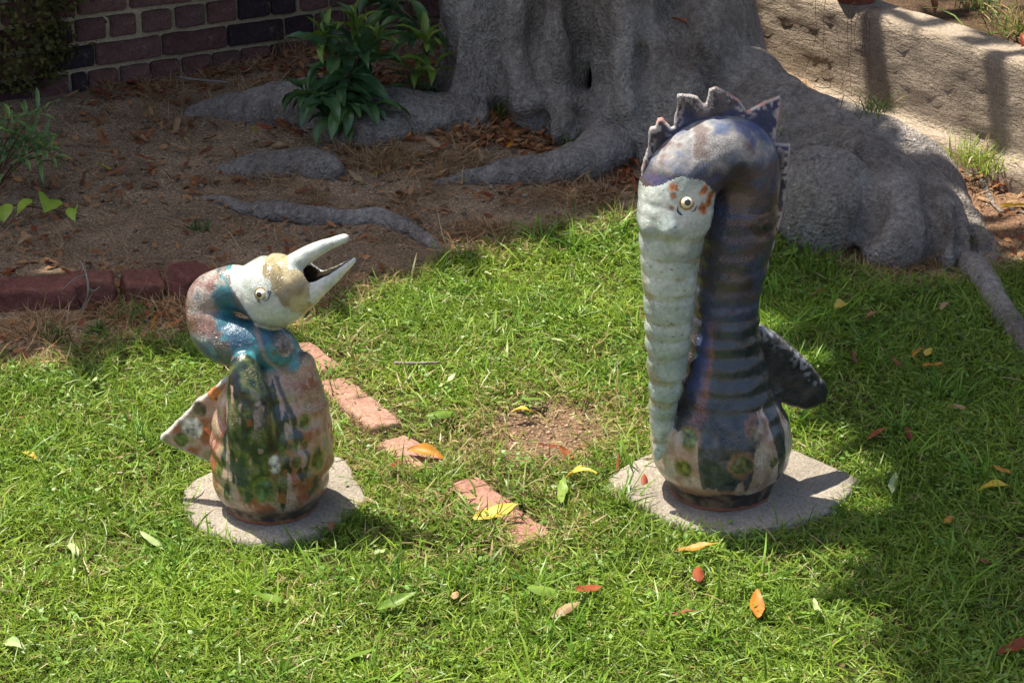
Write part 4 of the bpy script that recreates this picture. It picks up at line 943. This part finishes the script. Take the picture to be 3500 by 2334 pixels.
N = 13000; P = dirt_pts(N, straw_d); P[:, 2] += RNG.uniform(-.002, .012, N); t = RNG.random((N, 1))
cs = C3(.24, .13, .06) * (1 - t) + C3(.52, .36, .2) * t
pa = blades(P, RNG.gamma(4, .013, N), RNG.uniform(.0012, .0028, N), RNG.normal(.3, .38, N), RNG.normal(.3, .5, N), RNG.uniform(0, 6.283, N), cs, 1, 1)
Cc = dirt_pts(150, straw_d); P = np.repeat(Cc, 28, 0); N2 = len(P); P[:, :2] += RNG.normal(0, .014, (N2, 2)); t = RNG.random((N2, 1))
pb = blades(P, RNG.uniform(.02, .06, N2), RNG.uniform(.0012, .0022, N2), RNG.normal(.9, .4, N2), RNG.uniform(.1, 1.3, N2), RNG.uniform(0, 6.283, N2), C3(.22, .12, .055) * (1 - t) + C3(.42, .28, .14) * t, 1, 1)
tag(link('dry_grass', mesh_np('dry_grass', *merge([pa, pb])), M['straw']), 'brown dead grass and straw scattered on the shaded dirt', 'dry grass', kind='stuff')
def chunks(N, P, r, ca, cb):
    b = np.array([(1, 0, 0), (-1, 0, 0), (0, 1, 0), (0, -1, 0), (0, 0, 1), (0, 0, -1)], float)
    T = np.array([(0, 2, 4), (2, 1, 4), (1, 3, 4), (3, 0, 4), (2, 0, 5), (1, 2, 5), (3, 1, 5), (0, 3, 5)])
    V = P[:, None] + (b[None] + RNG.normal(0, .22, (N, 6, 3))) * r[:, None, None] * np.array([1, 1, .6]); t = RNG.random((N, 1))
    return V.reshape(-1, 3), (T[None] + np.arange(N)[:, None, None] * 6).ravel(), np.arange(N * 8) * 3, np.repeat(C3(*ca) * (1 - t) + C3(*cb) * t, 6, 0)
N = 9000; P = dirt_pts(N, lambda x, y: .2 + .8 * fbm(P3(x, y), 3, 2, 4)); r = RNG.gamma(2, .0011, N) + .0008; P[:, 2] += r * .3
pa = chunks(N, P, r, (.14, .095, .06), (.36, .29, .21))
N = 1500; P = np.c_[BARE[0] + RNG.normal(0, .10, N), BARE[1] + RNG.normal(0, .11, N)]; P = np.c_[P, zg(P[:, 0], P[:, 1])]; pb = chunks(N, P, RNG.gamma(2, .0013, N), (.17, .10, .06), (.38, .27, .18))
tag(link('pebbles', mesh_np('pebbles', *merge([pa, pb])), M['pebble'], smooth=False), 'small pebbles and soil crumbs strewn over the dirt', 'pebbles', kind='stuff')
# crumbled leaf bits
LZ = [(G(a, b)[:2], r) for a, b, r in [(1000, 300, .3), (1080, 350, .3), (1220, 400, .35), (1330, 390, .3), (500, 178, .4), (250, 210, .4), (760, 270, .3), (420, 715, .25)]]
def litter_d(x, y):
    p = .06 + .25 * straw_d(x, y)
    for c, r in LZ: p = np.maximum(p, np.exp(-((x - c[0]) ** 2 + (y - c[1]) ** 2) / (r * .7) ** 2))
    return p * sstep(.35, .6, fbm(P3(x, y), 8, 3, 95))
N = 5200; P = dirt_pts(N, litter_d); P[:, 2] += RNG.uniform(.002, .012, N)
tag(link('leaf_litter', mesh_np('leaf_litter', *leaf_cloud(P, .032, .015, (.17, .05, .022), (.42, .22, .10), .8)), M['straw']), 'crumbled brown leaf bits scattered over the dirt', 'leaf litter', kind='stuff')

# ------------------------------------------------------------------ leaves
def leaf_mesh(name, L, Wd, fold, curl, wave, seed, heart=False, tipcurl=0):
    rg = np.random.default_rng(seed); n, m = 11, 5
    t = np.linspace(0, 1, n)[:, None]; u = np.linspace(-1, 1, m)[None]
    if heart: w = Wd / 2 * np.interp(t, [0, .05, .18, .35, .6, .85, 1], [.62, .86, 1, .99, .74, .33, 0.01])
    else: w = Wd / 2 * np.clip(np.sin(np.pi * t ** .9) ** .8, .03, 1) * (1 - .12 * t)
    yy = u * w * (1 + wave * 4 * np.sin(t * 34 + seed) * np.abs(u)); xx = (t - .5) * L + (-.10 * L * np.abs(u) ** 1.5 * (t < .2) * (1 - t / .2) if heart else 0) + 0 * u
    zz = fold * np.abs(u) * w - curl * L * (t - .5) ** 2 * 2 + wave * L * np.sin(t * 11 + seed + u) * np.abs(u) + tipcurl * L * np.clip(t - .6, 0, 1) ** 2 * 3
    zz = zz + (rg.random((n, 1)) - .5) * .03 * L * np.abs(u)
    return grid_mesh(name, np.stack([xx, yy, zz], -1))
LC = {'brown': [(.16, .062, .03), (.25, .105, .048), (.31, .15, .075)], 'tan': [(.40, .25, .13), (.46, .32, .17), (.36, .24, .13)], 'russet': [(.20, .045, .02), (.30, .075, .03), (.36, .12, .04)],
      'orange': [(.48, .19, .025), (.55, .26, .035), (.50, .23, .03)], 'yellow': [(.58, .42, .05), (.62, .48, .08), (.55, .40, .04)], 'green': [(.13, .22, .03), (.17, .29, .04), (.2, .3, .06)], 'pale_green': [(.36, .46, .20), (.40, .5, .22), (.42, .48, .24)]}
for k_ in LC: M['leaf_' + k_] = mat_leaf('fallen_leaf_' + k_, LC[k_], .5 if 'green' not in k_ else .4, .35, .22, .8 if k_ in ('brown', 'russet', 'tan', 'orange') else .35)
leafm = {}
def leaf_data(colr, var):
    if (colr, var) not in leafm:
        rg = random.Random(var * 7 + 1); me = leaf_mesh('fallen_leaf', .074 * rg.uniform(.85, 1.15), .0215 * rg.uniform(.8, 1.2), rg.uniform(-.5, .6), rg.uniform(-.25, .3), rg.uniform(.01, .035), var * 13 + 5)
        me.materials.append(M['leaf_' + colr]); leafm[(colr, var)] = me
    return leafm[(colr, var)]
def fallen(x, y, z, colr, label, group=None, scale=1., rz=None, tilt=.35):
    o = link('fallen_leaf', leaf_data(colr, random.randrange(6))); o.location = (x, y, z); o.scale = (scale,) * 3
    o.rotation_euler = (random.gauss(0, tilt), random.gauss(0, tilt), random.uniform(0, 6.28) if rz is None else rz)
    return tag(o, label, 'leaf', group)
LAWN_LEAVES = [  # picture position, colour, turn, scale, label
    (1140, 1178, 'yellow', .1, 1.5, 'yellow and orange leaf lying across a sunken pink brick'), (978, 1036, 'orange', -.3, 1.25, 'golden yellow leaf on the brick beside a dark red leaf'), (908, 1068, 'russet', 1.3, .9, 'dark red leaf on the brick beside a golden leaf'),
    (1332, 1082, 'yellow', -.3, 1.0, 'bright yellow leaf between the bare soil patch and the tall creature stone'), (1292, 1128, 'green', 1.5, 1.3, 'yellow-green leaf standing upright in grass near the tall creature stone'), (1203, 942, 'yellow', .2, .8, 'small yellow leaf at the edge of the bare soil patch'),
    (1015, 948, 'green', .3, 1.1, 'glossy green leaf in the grass beside the bare soil patch'), (1217, 912, 'green', .3, 1.05, 'dull green wavy leaf behind the bare soil patch'), (1600, 1258, 'orange', .0, 1.15, 'orange leaf with brown tip in grass in front of the tall creature stone'),
    (1298, 1394, 'tan', .6, 1.0, 'round tan leaf lying flat in the open sunlit lawn'), (1352, 1352, 'russet', .5, .95, 'curled red-brown leaf beside the round tan leaf'), (1738, 1388, 'orange', 1.5, 1.2, 'brown and orange leaf standing on edge in long sunlit grass'),
    (1932, 698, 'yellow', 1.0, 1.1, 'half yellow half brown leaf on the shaded lawn behind the tail fin'), (1815, 584, 'green', .7, .95, 'fresh bright green leaf lying below the big rounded root'), (2290, 1116, 'yellow', .1, 1.2, 'broad yellow-green leaf lying in the shaded lawn'),
    (2336, 1482, 'russet', .4, 1.2, 'large curled red-brown leaf lying alone in the shaded lawn'), (1604, 1312, 'russet', 1.5, .95, 'narrow brown leaf upright in grass below the orange leaf'), (1565, 1408, 'brown', -.4, .95, 'wavy dark brown leaf half buried in the sunlit grass'),
    (1258, 1354, 'green', .15, 1.2, 'long green leaf lying in grass beside the curled red-brown leaf'), (2048, 1112, 'pale_green', 1.3, 1.0, 'pale green leaf at the shade edge near the tall creature stone')]
for a, b, c, rz, s_, lb in LAWN_LEAVES:
    g = G(a, b, .03); fallen(g[0], g[1], max(.03, float(zg(g[0], g[1])) + .032), c, lb, None, s_, rz, .22)
for a, b in [(165, 1262), (352, 1240), (215, 880), (872, 1272), (30, 1480), (1030, 878), (1280, 780), (1120, 632), (1875, 1400)]:
    g = G(a, b, .03); fallen(g[0], g[1], .034, 'pale_green', 'pale sage green fallen leaf in the open sunlit grass', 'pale green leaves in the sunlit lawn', random.uniform(.75, 1.05), None, .3)
for a, b in [(825, 1500), (620, 1380), (910, 1385)]:
    g = G(a, b, .03); fallen(g[0], g[1], .034, 'green', 'long green fallen leaf lying in the open lawn near the bird stone', 'green leaves in the open lawn', 1.2, random.uniform(-.3, .5), .2)
for a, b, c in [(2110, 806, 'orange'), (2140, 838, 'orange'), (2300, 1080, 'orange'), (2060, 832, 'brown'), (1880, 670, 'brown'), (2010, 990, 'russet'), (2085, 992, 'russet'), (2312, 692, 'yellow'), (1960, 820, 'brown'), (2130, 810, 'yellow'), (2200, 935, 'tan'), (2180, 1190, 'orange'), (2260, 1290, 'brown'), (2000, 722, 'brown'), (2170, 700, 'tan')]:
    g = G(a, b, .03); nm = {'orange': 'small orange leaf lying in the shaded lawn grass', 'brown': 'small dark brown leaf lying in the shaded lawn grass', 'russet': 'small dark red leaf lying in the shaded lawn grass', 'yellow': 'small yellow leaf lying in the shaded lawn grass', 'tan': 'small tan leaf lying in the shaded lawn grass'}[c]
    fallen(g[0], g[1], .03, c, nm, c + ' leaves in the shaded lawn', random.uniform(.6, .85))
for a, b, c in [(1045, 1368, 'tan'), (1300, 1045, 'russet'), (1260, 1030, 'russet'), (1330, 1030, 'brown'), (1420, 1068, 'russet'), (760, 1215, 'brown'), (70, 1050, 'yellow'), (1480, 1105, 'russet')]:
    g = G(a, b, .02); nm = {'tan': 'small tan leaf scrap in the sunlit grass', 'russet': 'small red-brown leaf scrap in the sunlit lawn', 'brown': 'small brown leaf scrap in the sunlit lawn', 'yellow': 'small yellow leaf scrap in the sunlit lawn'}[c]
    fallen(g[0], g[1], .026, c, nm, c + ' leaf scraps in the sunlit lawn', .65)
def leaf_zone(n, zone, cols, label, group, sc=(.6, 1.1)):
    i = 0
    while i < n:
        a, b, ra, rb = random.choice(zone); u, v = random.gauss(a, ra), random.gauss(b, rb); g = G(u, v, .08); g = G(u, v, float(zg(g[0], g[1])))
        if lawn_in(g[0:1], g[1:2])[0] > .04 or (g[:2] - QA) @ QN < .05 or (g - WP) @ WN < .03 or not (-30 < u < 2380 and 100 < v < 820): continue
        c = random.choices(list(cols), list(cols.values()))[0]; s = random.uniform(*sc)
        fallen(g[0], g[1], float(zg(g[0], g[1])) + .008 + .012 * random.random(), c, label[c], group[c], s, None, .4); i += 1
nm = {'brown': 'dry brown', 'russet': 'dry red-brown', 'tan': 'pale tan dry', 'orange': 'bright orange', 'yellow': 'yellow'}
leaf_zone(80, [(1000, 300, 70, 35), (1080, 350, 70, 25), (1200, 400, 90, 25), (1280, 380, 60, 25), (1100, 290, 50, 20), (1430, 400, 30, 30)], {'brown': 4, 'russet': 5, 'tan': 2, 'orange': 1.2}, {k_: v + ' leaf in the litter at the fig trunk base' for k_, v in nm.items()}, {k_: v + ' leaves at the trunk base' for k_, v in nm.items()})
leaf_zone(56, [(250, 215, 60, 15), (520, 170, 90, 12), (420, 190, 80, 12), (850, 110, 40, 10), (720, 260, 50, 20)], {'brown': 4, 'russet': 4, 'tan': 1.4}, {k_: v + ' leaf in the drift along the brick wall foot' for k_, v in nm.items()}, {k_: v + ' leaves along the brick wall foot' for k_, v in nm.items()})
leaf_zone(60, [(300, 300, 110, 40), (450, 330, 120, 40), (200, 400, 90, 50), (620, 320, 60, 20), (150, 620, 80, 25), (700, 420, 120, 40)], {'brown': 4, 'russet': 3.5, 'tan': 2.2, 'yellow': .8}, {k_: v + ' leaf lying on the open bare dirt' for k_, v in nm.items()}, {k_: v + ' leaves on the open dirt' for k_, v in nm.items()})
leaf_zone(20, [(380, 735, 90, 25), (330, 660, 100, 15), (100, 640, 60, 20), (480, 700, 30, 20)], {'brown': 3, 'russet': 3, 'orange': 1}, {k_: v + ' leaf beside the old red edging bricks' for k_, v in nm.items()}, {k_: v + ' leaves beside the edging bricks' for k_, v in nm.items()})
leaf_zone(16, [(2290, 410, 25, 20), (2330, 450, 20, 30), (1910, 570, 60, 25), (2080, 600, 60, 20)], {'brown': 3, 'tan': 2, 'russet': 2, 'yellow': .6}, {k_: v + ' leaf on the ground around the rounded buttress roots' for k_, v in nm.items()}, {k_: v + ' leaves around the big root' for k_, v in nm.items()})
for i in range(85):
    t = random.uniform(.12, .9); p = A0 + (A1 - A0) * t - QN * random.uniform(.13, .75); c = random.choices(['brown', 'russet', 'tan', 'orange', 'yellow'], [4, 3, 3, 1, 1])[0]
    fallen(p[0], p[1], .352 + random.uniform(.0, .02), c, nm[c] + ' leaf in the planting bed above the concrete wall', nm[c] + ' leaves in the planting bed', random.uniform(.7, 1.2), None, .5)
for a, b, Y, c, lb in [(1566, 50, 6.44, 'russet', 'rust-coloured leaf caught in the cleft of the trunk'), (2028, 428, 5.93, 'orange', 'orange-red leaf wedged between the rounded roots'), (1943, 525, 5.75, 'orange', 'tan-orange leaf at the foot of the rounded root')]:
    p = W(a, b, Y); fallen(p[0], p[1], p[2], c, lb, None, 1.1)

# ------------------------------------------------------------------ living plants
def mat_green(name, cols, rough=.32):
    k = NT(name); c = k.ramp(k.rand(), [(i / (len(cols) - 1), x) for i, x in enumerate(cols)]); c = k.mix(.5, c, k.ramp(k.noise(60, 3), [(.3, .7), (.7, 1.25)]), 'MULTIPLY')
    m = k.fin(c, rough, .5); k.translucent(c, .22); return m
M['shrub'] = mat_green('glossy_shrub_leaf', [(.045, .105, .04), (.065, .14, .05), (.09, .18, .055)]); M['shoot'] = mat_green('young_shoot_leaf', [(.13, .22, .03), (.17, .27, .04), (.2, .27, .05)], .4)
M['olive'] = mat_green('narrow_grey_green_leaf', [(.10, .19, .07), (.14, .25, .08), (.22, .36, .08)], .4); M['ivy'] = mat_green('ivy_leaf', [(.30, .44, .05), (.34, .47, .06)], .4)
pl_cache = {}
def plant_leaf(kind, L, Wd, mat, n=3):
    v = random.randrange(n); key = (kind, v, mat)
    if key not in pl_cache:
        me = leaf_mesh('leaf', L * (.9 + .12 * v), Wd, .35 + .12 * v, .22 + .08 * v, .018 if kind != 'ivy' else .006, v * 5 + 2, kind == 'ivy'); V = np.array([q.co for q in me.vertices]); V[:, 0] -= V[:, 0].min() if kind != 'ivy' else V[:, 0].min() * .8
        me.vertices.foreach_set('co', V.astype(np.float32).ravel()); me.update(); me.materials.append(M[mat]); pl_cache[key] = me
    return pl_cache[key]
def whorl(root_o, p, n, kind, L, Wd, mat, el=(-.5, .5), axis=(0, 0, 1), sc=1.):
    q0 = Vector(axis).to_track_quat('Z', 'Y').to_matrix(); a0 = random.uniform(0, 6.28)
    for i in range(n):
        az = a0 + i * 2.4 + random.uniform(-.2, .2); e = el[0] + (el[1] - el[0]) * i / max(1, n - 1) + random.uniform(-.15, .15)
        d = q0 @ Vector((math.cos(az) * math.cos(e), math.sin(az) * math.cos(e), math.sin(e)))
        o = link('leaf', plant_leaf(kind, L, Wd, mat), None, root_o); up = Vector((0, 0, 1)); y_ = up.cross(d).normalized(); z_ = d.cross(y_)
        o.matrix_local = Matrix.Translation(Vector(p) - root_o.location + d * .006) @ Matrix((d, y_, z_)).transposed().to_4x4() @ Matrix.Rotation(random.gauss(0, .3), 4, 'X') @ Matrix.Scale(sc * random.uniform(.75, 1.15), 4)
def stem(root_o, pts, r0, r1, mat='stem'):
    q = catmull(pts, 6) - np.array(root_o.location); link('stem', tube_mesh('stem', q, np.linspace(r0, r1, len(q)), 7), M[mat], root_o)
b0 = G(800, 288, .1); b0[2] = float(zg(b0[0], b0[1])); Yb = b0[1]
sh = empty('broadleaf_shrub', b0, 'dark glossy broad-leaved shrub growing in the dirt before the brick wall', 'shrub')
WH = [(800, 165, -.02, 12, 'shrub', 1.05, (-.75, .3)), (742, 205, -.06, 9, 'shrub', .95, (-.9, .1)), (700, 200, .0, 6, 'shrub', .85, (-.8, .2)), (795, 225, -.1, 9, 'shrub', .95, (-1.1, -.1)), (850, 230, -.08, 9, 'shrub', .8, (-.9, .1)), (745, 80, .04, 8, 'shoot', .55, (-.2, .9)), (815, 60, .02, 9, 'shoot', .55, (-.1, 1.1)), (770, 120, .02, 8, 'shrub', .85, (-.3, .7)), (840, 130, .06, 7, 'shrub', .85, (-.4, .4)), (830, 110, .0, 6, 'shrub', .9, (.2, .9)), (800, 270, -.08, 6, 'shrub', .75, (-.9, .0)), (862, 90, .1, 5, 'shoot', .6, (-.1, .9)), (760, 255, -.08, 5, 'shrub', .8, (-1., -.1))]
for a, b, dy, n, mt, s_, el in WH:
    el = (max(el[0], -.55), el[1] + .1)
    p = W(a, b, Yb + dy); mid = (b0 + p) / 2 + [random.uniform(-.02, .02), .02, .03]
    stem(sh, [b0 + [random.uniform(-.01, .01), random.uniform(-.01, .01), -.02], mid, p], .005, .0022); whorl(sh, p, n + 2, 'broad', .118, .044, mt, el, ((p - b0)[0] * .8, -.25, .6), s_ * 1.12)
b1 = G(945, 250, .1); b1[2] = float(zg(b1[0], b1[1])); Y1 = b1[1] - .02
s2 = empty('young_shrub', b1, 'slender young shrub with yellow-green leaves against the trunk', 'shrub')
for a, b, n, mt, s_, el in [(975, 90, 9, 'shoot', .62, (-.1, 1.0)), (992, 150, 6, 'shoot', .75, (-.3, .4)), (950, 160, 6, 'shoot', .6, (-.4, .5)), (940, 190, 8, 'shrub', .7, (-.7, .2)), (965, 205, 7, 'shrub', .75, (-.9, .1)), (930, 215, 5, 'shrub', .6, (-1., .0))]:
    p = W(a, b, Y1); stem(s2, [b1 + [0, 0, -.02], (b1 + p) / 2 + [.01, 0, .02], p], .004, .002); whorl(s2, p, n, 'broad', .118, .042, mt, el, (.1, -.25, .6), s_)
p0 = W(845, -160, 6.95); bt = G(852, 200, .1)
s3 = empty('leafy_branch', np.array([bt[0], bt[1], .06]), 'dark leafy stem hanging beside the trunk in front of the brick wall', 'branch')
q1, q2, q3 = W(880, -40, 6.8), W(925, 25, 6.72), W(985, 70, 6.7)
stem(s3, [np.array([bt[0], bt[1], .03]), W(842, 60, 6.85), W(850, -120, 6.85), q1], .006, .004); stem(s3, [q1, W(905, 0, 6.75), q2, q3], .004, .002)
for p, n, el in [(q1, 8, (-.9, .1)), (W(893, 0, 6.76), 6, (-1.1, .2)), (q2, 7, (-1., .1)), (q3, 6, (-.6, .3)), (W(960, 45, 6.7), 4, (-.8, .3))]: whorl(s3, p, n, 'broad', .118, .044, 'shrub', el, (.3, -.2, .3), .9)
b2 = G(-20, 430, .05); b2[2] = float(zg(b2[0], b2[1]))
s4 = empty('narrow_leaved_shrub', b2, 'small shrub with narrow grey-green leaves below the hedge', 'shrub')
for a, b, n in [(62, 265, 9), (88, 255, 6), (30, 300, 10), (70, 320, 9), (105, 335, 10), (20, 345, 10), (55, 355, 9), (90, 360, 8), (5, 380, 8), (-20, 330, 9), (-30, 290, 8), (25, 270, 8), (118, 352, 7), (40, 325, 8)]:
    p = W(a, b, b2[1] - random.uniform(0, .08)); stem(s4, [b2, (b2 + p) / 2 + [0, 0, .03], p], .003, .0015); whorl(s4, p, n, 'narrow', .062, .0125, 'olive', (-.4, .9), ((p - b2)[0], -.1, .25), 1.)
# hedge
hb = G(128, 245, .05); hb[2] = float(zg(hb[0], hb[1])); hedge = empty('hedge_bush', (hb[0] - .12, hb[1] + .1, hb[2]), 'dense small-leaved hedge bush with brownish foliage beside the brick wall', 'bush')
n = 15000; th_ = RNG.uniform(0, 2 * np.pi, n); zc = RNG.uniform(0, 1, n); rr_ = np.sqrt(RNG.uniform(.35, 1, n)) * (.27 + .05 * np.sin(3 * th_) + .06 * (fbm(np.c_[np.cos(th_), np.sin(th_), zc * 3], 2.5, 3, 5) - .5)) * np.interp(zc, [0, .12, .3, 1], [.55, .85, 1, 1])
P = np.c_[rr_ * np.cos(th_), rr_ * np.sin(th_), .04 + zc * .95]
keep = fbm(P, 9, 3, 88) > .40
V_, l_, s_, c_ = leaf_cloud(P[keep], .021, .014, (.045, .06, .014), (.15, .125, .04), 1.6)
tag(link('foliage', mesh_np('foliage', V_, l_, s_, c_), M['straw'], hedge), kind='stuff')
for i in range(14):
    a = i * 2.4; link('stem', tube_mesh('stem', catmull([(0.03 * math.cos(a), .03 * math.sin(a), -.02), (.1 * math.cos(a), .1 * math.sin(a), .3), (.2 * math.cos(a + .3), .2 * math.sin(a + .3), .9)], 5), np.linspace(.008, .003, 11), 6), M['stem'], hedge)
# ivy
iv = empty('ivy_vine', G(40, 485, .02), 'ivy runner with heart-shaped lime green leaves on the dirt', 'vine')
vp = [G(-40, 470, .03), G(40, 472, .035), G(110, 480, .03), G(170, 492, .03), G(200, 500, .02)]
stem(iv, vp, .0025, .0015)
for a, b, rz, s_ in [(76, 470, -2.0, 1.05), (116, 462, -1.2, 1.15), (170, 484, -1.7, .75), (0, 480, -1.5, 1.), (-40, 450, -1.2, 1.)]:
    g = G(a, b, .05); o = link('leaf', plant_leaf('ivy', .058, .062, 'ivy', 2), None, iv); o.location = Vector((g[0], g[1], .06)) - iv.location; o.rotation_euler = (random.uniform(-.7, .7), random.uniform(.25, .8), rz + random.uniform(-.5, .5)); o.scale = (s_ * 1.1, s_ * random.uniform(.85, 1.1), s_)
    stem(iv, [G(a, b + 12, .03), (g[0], g[1], .06)], .0014, .001)
# grass tufts and weeds with a place of their own
def tuft(a, b, n, L, col, label, Y=None, w=.0035, sp=.02, name='grass_tuft', cat='grass tuft', group=None):
    g = G(a, b, .03) if Y is None else W(a, b, Y)
    if Y is None: g[2] = float(zg(g[0], g[1]))
    P = np.zeros((n, 3)); P[:, :2] = RNG.normal(0, sp, (n, 2)); t = RNG.random((n, 1)); c = C3(*col) * (.6 + .9 * t); dd = RNG.random(n) < .2; c[dd] = C3(.45, .33, .15)
    m = blades(P, L * RNG.uniform(.5, 1.2, n), w * RNG.uniform(.6, 1.2, n), RNG.normal(1.1, .3, n), RNG.uniform(.1, 1.3, n), RNG.uniform(0, 6.283, n), c)
    o = link(name, mesh_np(name, *m), M['grass']); o.location = g; return tag(o, label, cat, group)
tuft(2235, 372, 150, .10, (.24, .34, .05), 'sunlit yellow-green grass tuft at the foot of the concrete wall', 6.3, sp=.04)
tuft(2262, 392, 70, .06, (.24, .34, .05), 'low sunlit grass tuft at the concrete wall beside the taller tuft', 6.22, sp=.025)
tuft(2008, 262, 60, .085, (.12, .2, .03), 'small grass tuft growing on top of the long buttress root', 6.06, sp=.022)
tuft(1318, 372, 60, .085, (.12, .2, .02), 'green grass tuft growing beside the rounded bulge of the trunk', sp=.02)
tuft(1138, 315, 50, .10, (.09, .15, .02), 'thin grass tuft in the groove at the trunk base'); tuft(1020, 262, 40, .09, (.13, .19, .03), 'wispy grass tuft in the leaf litter below the young shrub', sp=.03)
tuft(2215, 545, 50, .10, (.10, .17, .03), 'grass tuft between the root tips at the lawn edge'); tuft(1785, 315, 30, .07, (.13, .18, .03), 'little grass tuft in the fold above the rounded root', 6.1)
tuft(1435, 505, 46, .11, (.34, .3, .1), 'straw-coloured grass tuft at the lawn edge behind the tall creature', sp=.03)
tuft(300, 715, 90, .07, (.10, .19, .03), 'green weed tuft in front of the broken edging bricks', sp=.03); tuft(130, 770, 120, .05, (.10, .15, .03), 'low green weeds on the dirt in front of the long edging brick', sp=.016, w=.005); tuft(222, 755, 90, .045, (.10, .15, .03), 'low green weeds beside the twig', sp=.015, w=.005)
tuft(463, 512, 40, .03, (.07, .15, .03), 'tiny green weed on the dirt near the slender surface root', sp=.02, w=.005); tuft(610, 130, 120, .14, (.36, .24, .11), 'tall dry grass clump at the foot of the brick wall', None, .0025, .07)
tuft(700, 175, 70, .12, (.34, .22, .1), 'dry grass clump between the wall and the shrub', None, .0025, .05)
for i, (t, o_) in enumerate([(.36, .28), (.44, .2), (.5, .45), (.57, .3), (.63, .22), (.3, .4), (.70, .35), (.42, .6)]):
    p = A0 + (A1 - A0) * t - QN * o_; P = None
    n = 80; P = np.zeros((n, 3)); P[:, :2] = RNG.normal(0, .035, (n, 2)); tt = RNG.random((n, 1)); c = C3(.16, .25, .04) * (.6 + .9 * tt); c[RNG.random(n) < .35] = C3(.42, .3, .14)
    o = link('grass_tuft', mesh_np('grass_tuft', *blades(P, .16 * RNG.uniform(.5, 1.2, n), .005 * RNG.uniform(.6, 1.2, n), RNG.normal(1.0, .35, n), RNG.uniform(.1, 1.4, n), RNG.uniform(0, 6.283, n), c)), M['grass']); o.location = (p[0], p[1], .34)
    tag(o, 'grass tuft growing in the planting bed above the concrete wall', 'grass tuft', 'grass tufts in the planting bed')
# dry stems trailing over the concrete wall
hs = empty('trailing_stems', (QB[0] + .06, QB[1] - .05, .35), 'thin dry stems trailing down the concrete wall face', 'vine')
for i in range(9):
    t = random.uniform(-.10, .28); p = QB + QD * (t - .1) + QN * random.uniform(.012, .03); L = random.uniform(.12, .3)
    stem(hs, [np.r_[p - QN * .06, .37], np.r_[p, .36], np.r_[p + QD * random.uniform(-.02, .02) + QN * .008, .36 - L / 2], np.r_[p + QD * random.uniform(-.04, .04), .36 - L]], .0010, .0005)
# twigs
tw = G(190, 720, .02); tg = empty('twig', tw, 'grey forked twig leaning on the short edging brick', 'twig')
def twig(o, pts, r0, r1): stem(o, pts, r0, r1, 'wood')
ta, tb, tc = G(184, 720, .01), W(203, 662, tw[1] + .02), W(185, 600, tw[1] + .14)
twig(tg, [ta, (ta + tb) / 2 + [.006, 0, 0], tb, (tb + tc) / 2 + [.004, 0, .004], tc], .0042, .0022); twig(tg, [tb, W(215, 668, tw[1] + .02), W(228, 660, tw[1])], .0028, .0015); twig(tg, [W(196, 632, tw[1] + .07), W(172, 640, tw[1] + .05), W(140, 668, tw[1] + .03)], .002, .001)
g0 = G(905, 833, .03); t2 = empty('twig', g0, 'straight grey stick lying in the sunlit grass behind the bird', 'twig'); twig(t2, [G(905, 833, .035), G(960, 834, .04), G(1010, 832, .035)], .004, .003)
g0 = G(430, 175, .09); t3 = empty('twig', g0, 'dark thin stick lying in leaf litter along the brick wall', 'twig'); twig(t3, [G(410, 178, .1), G(460, 184, .1), G(530, 190, .1)], .005, .003)
g0 = G(1180, 590, .02)
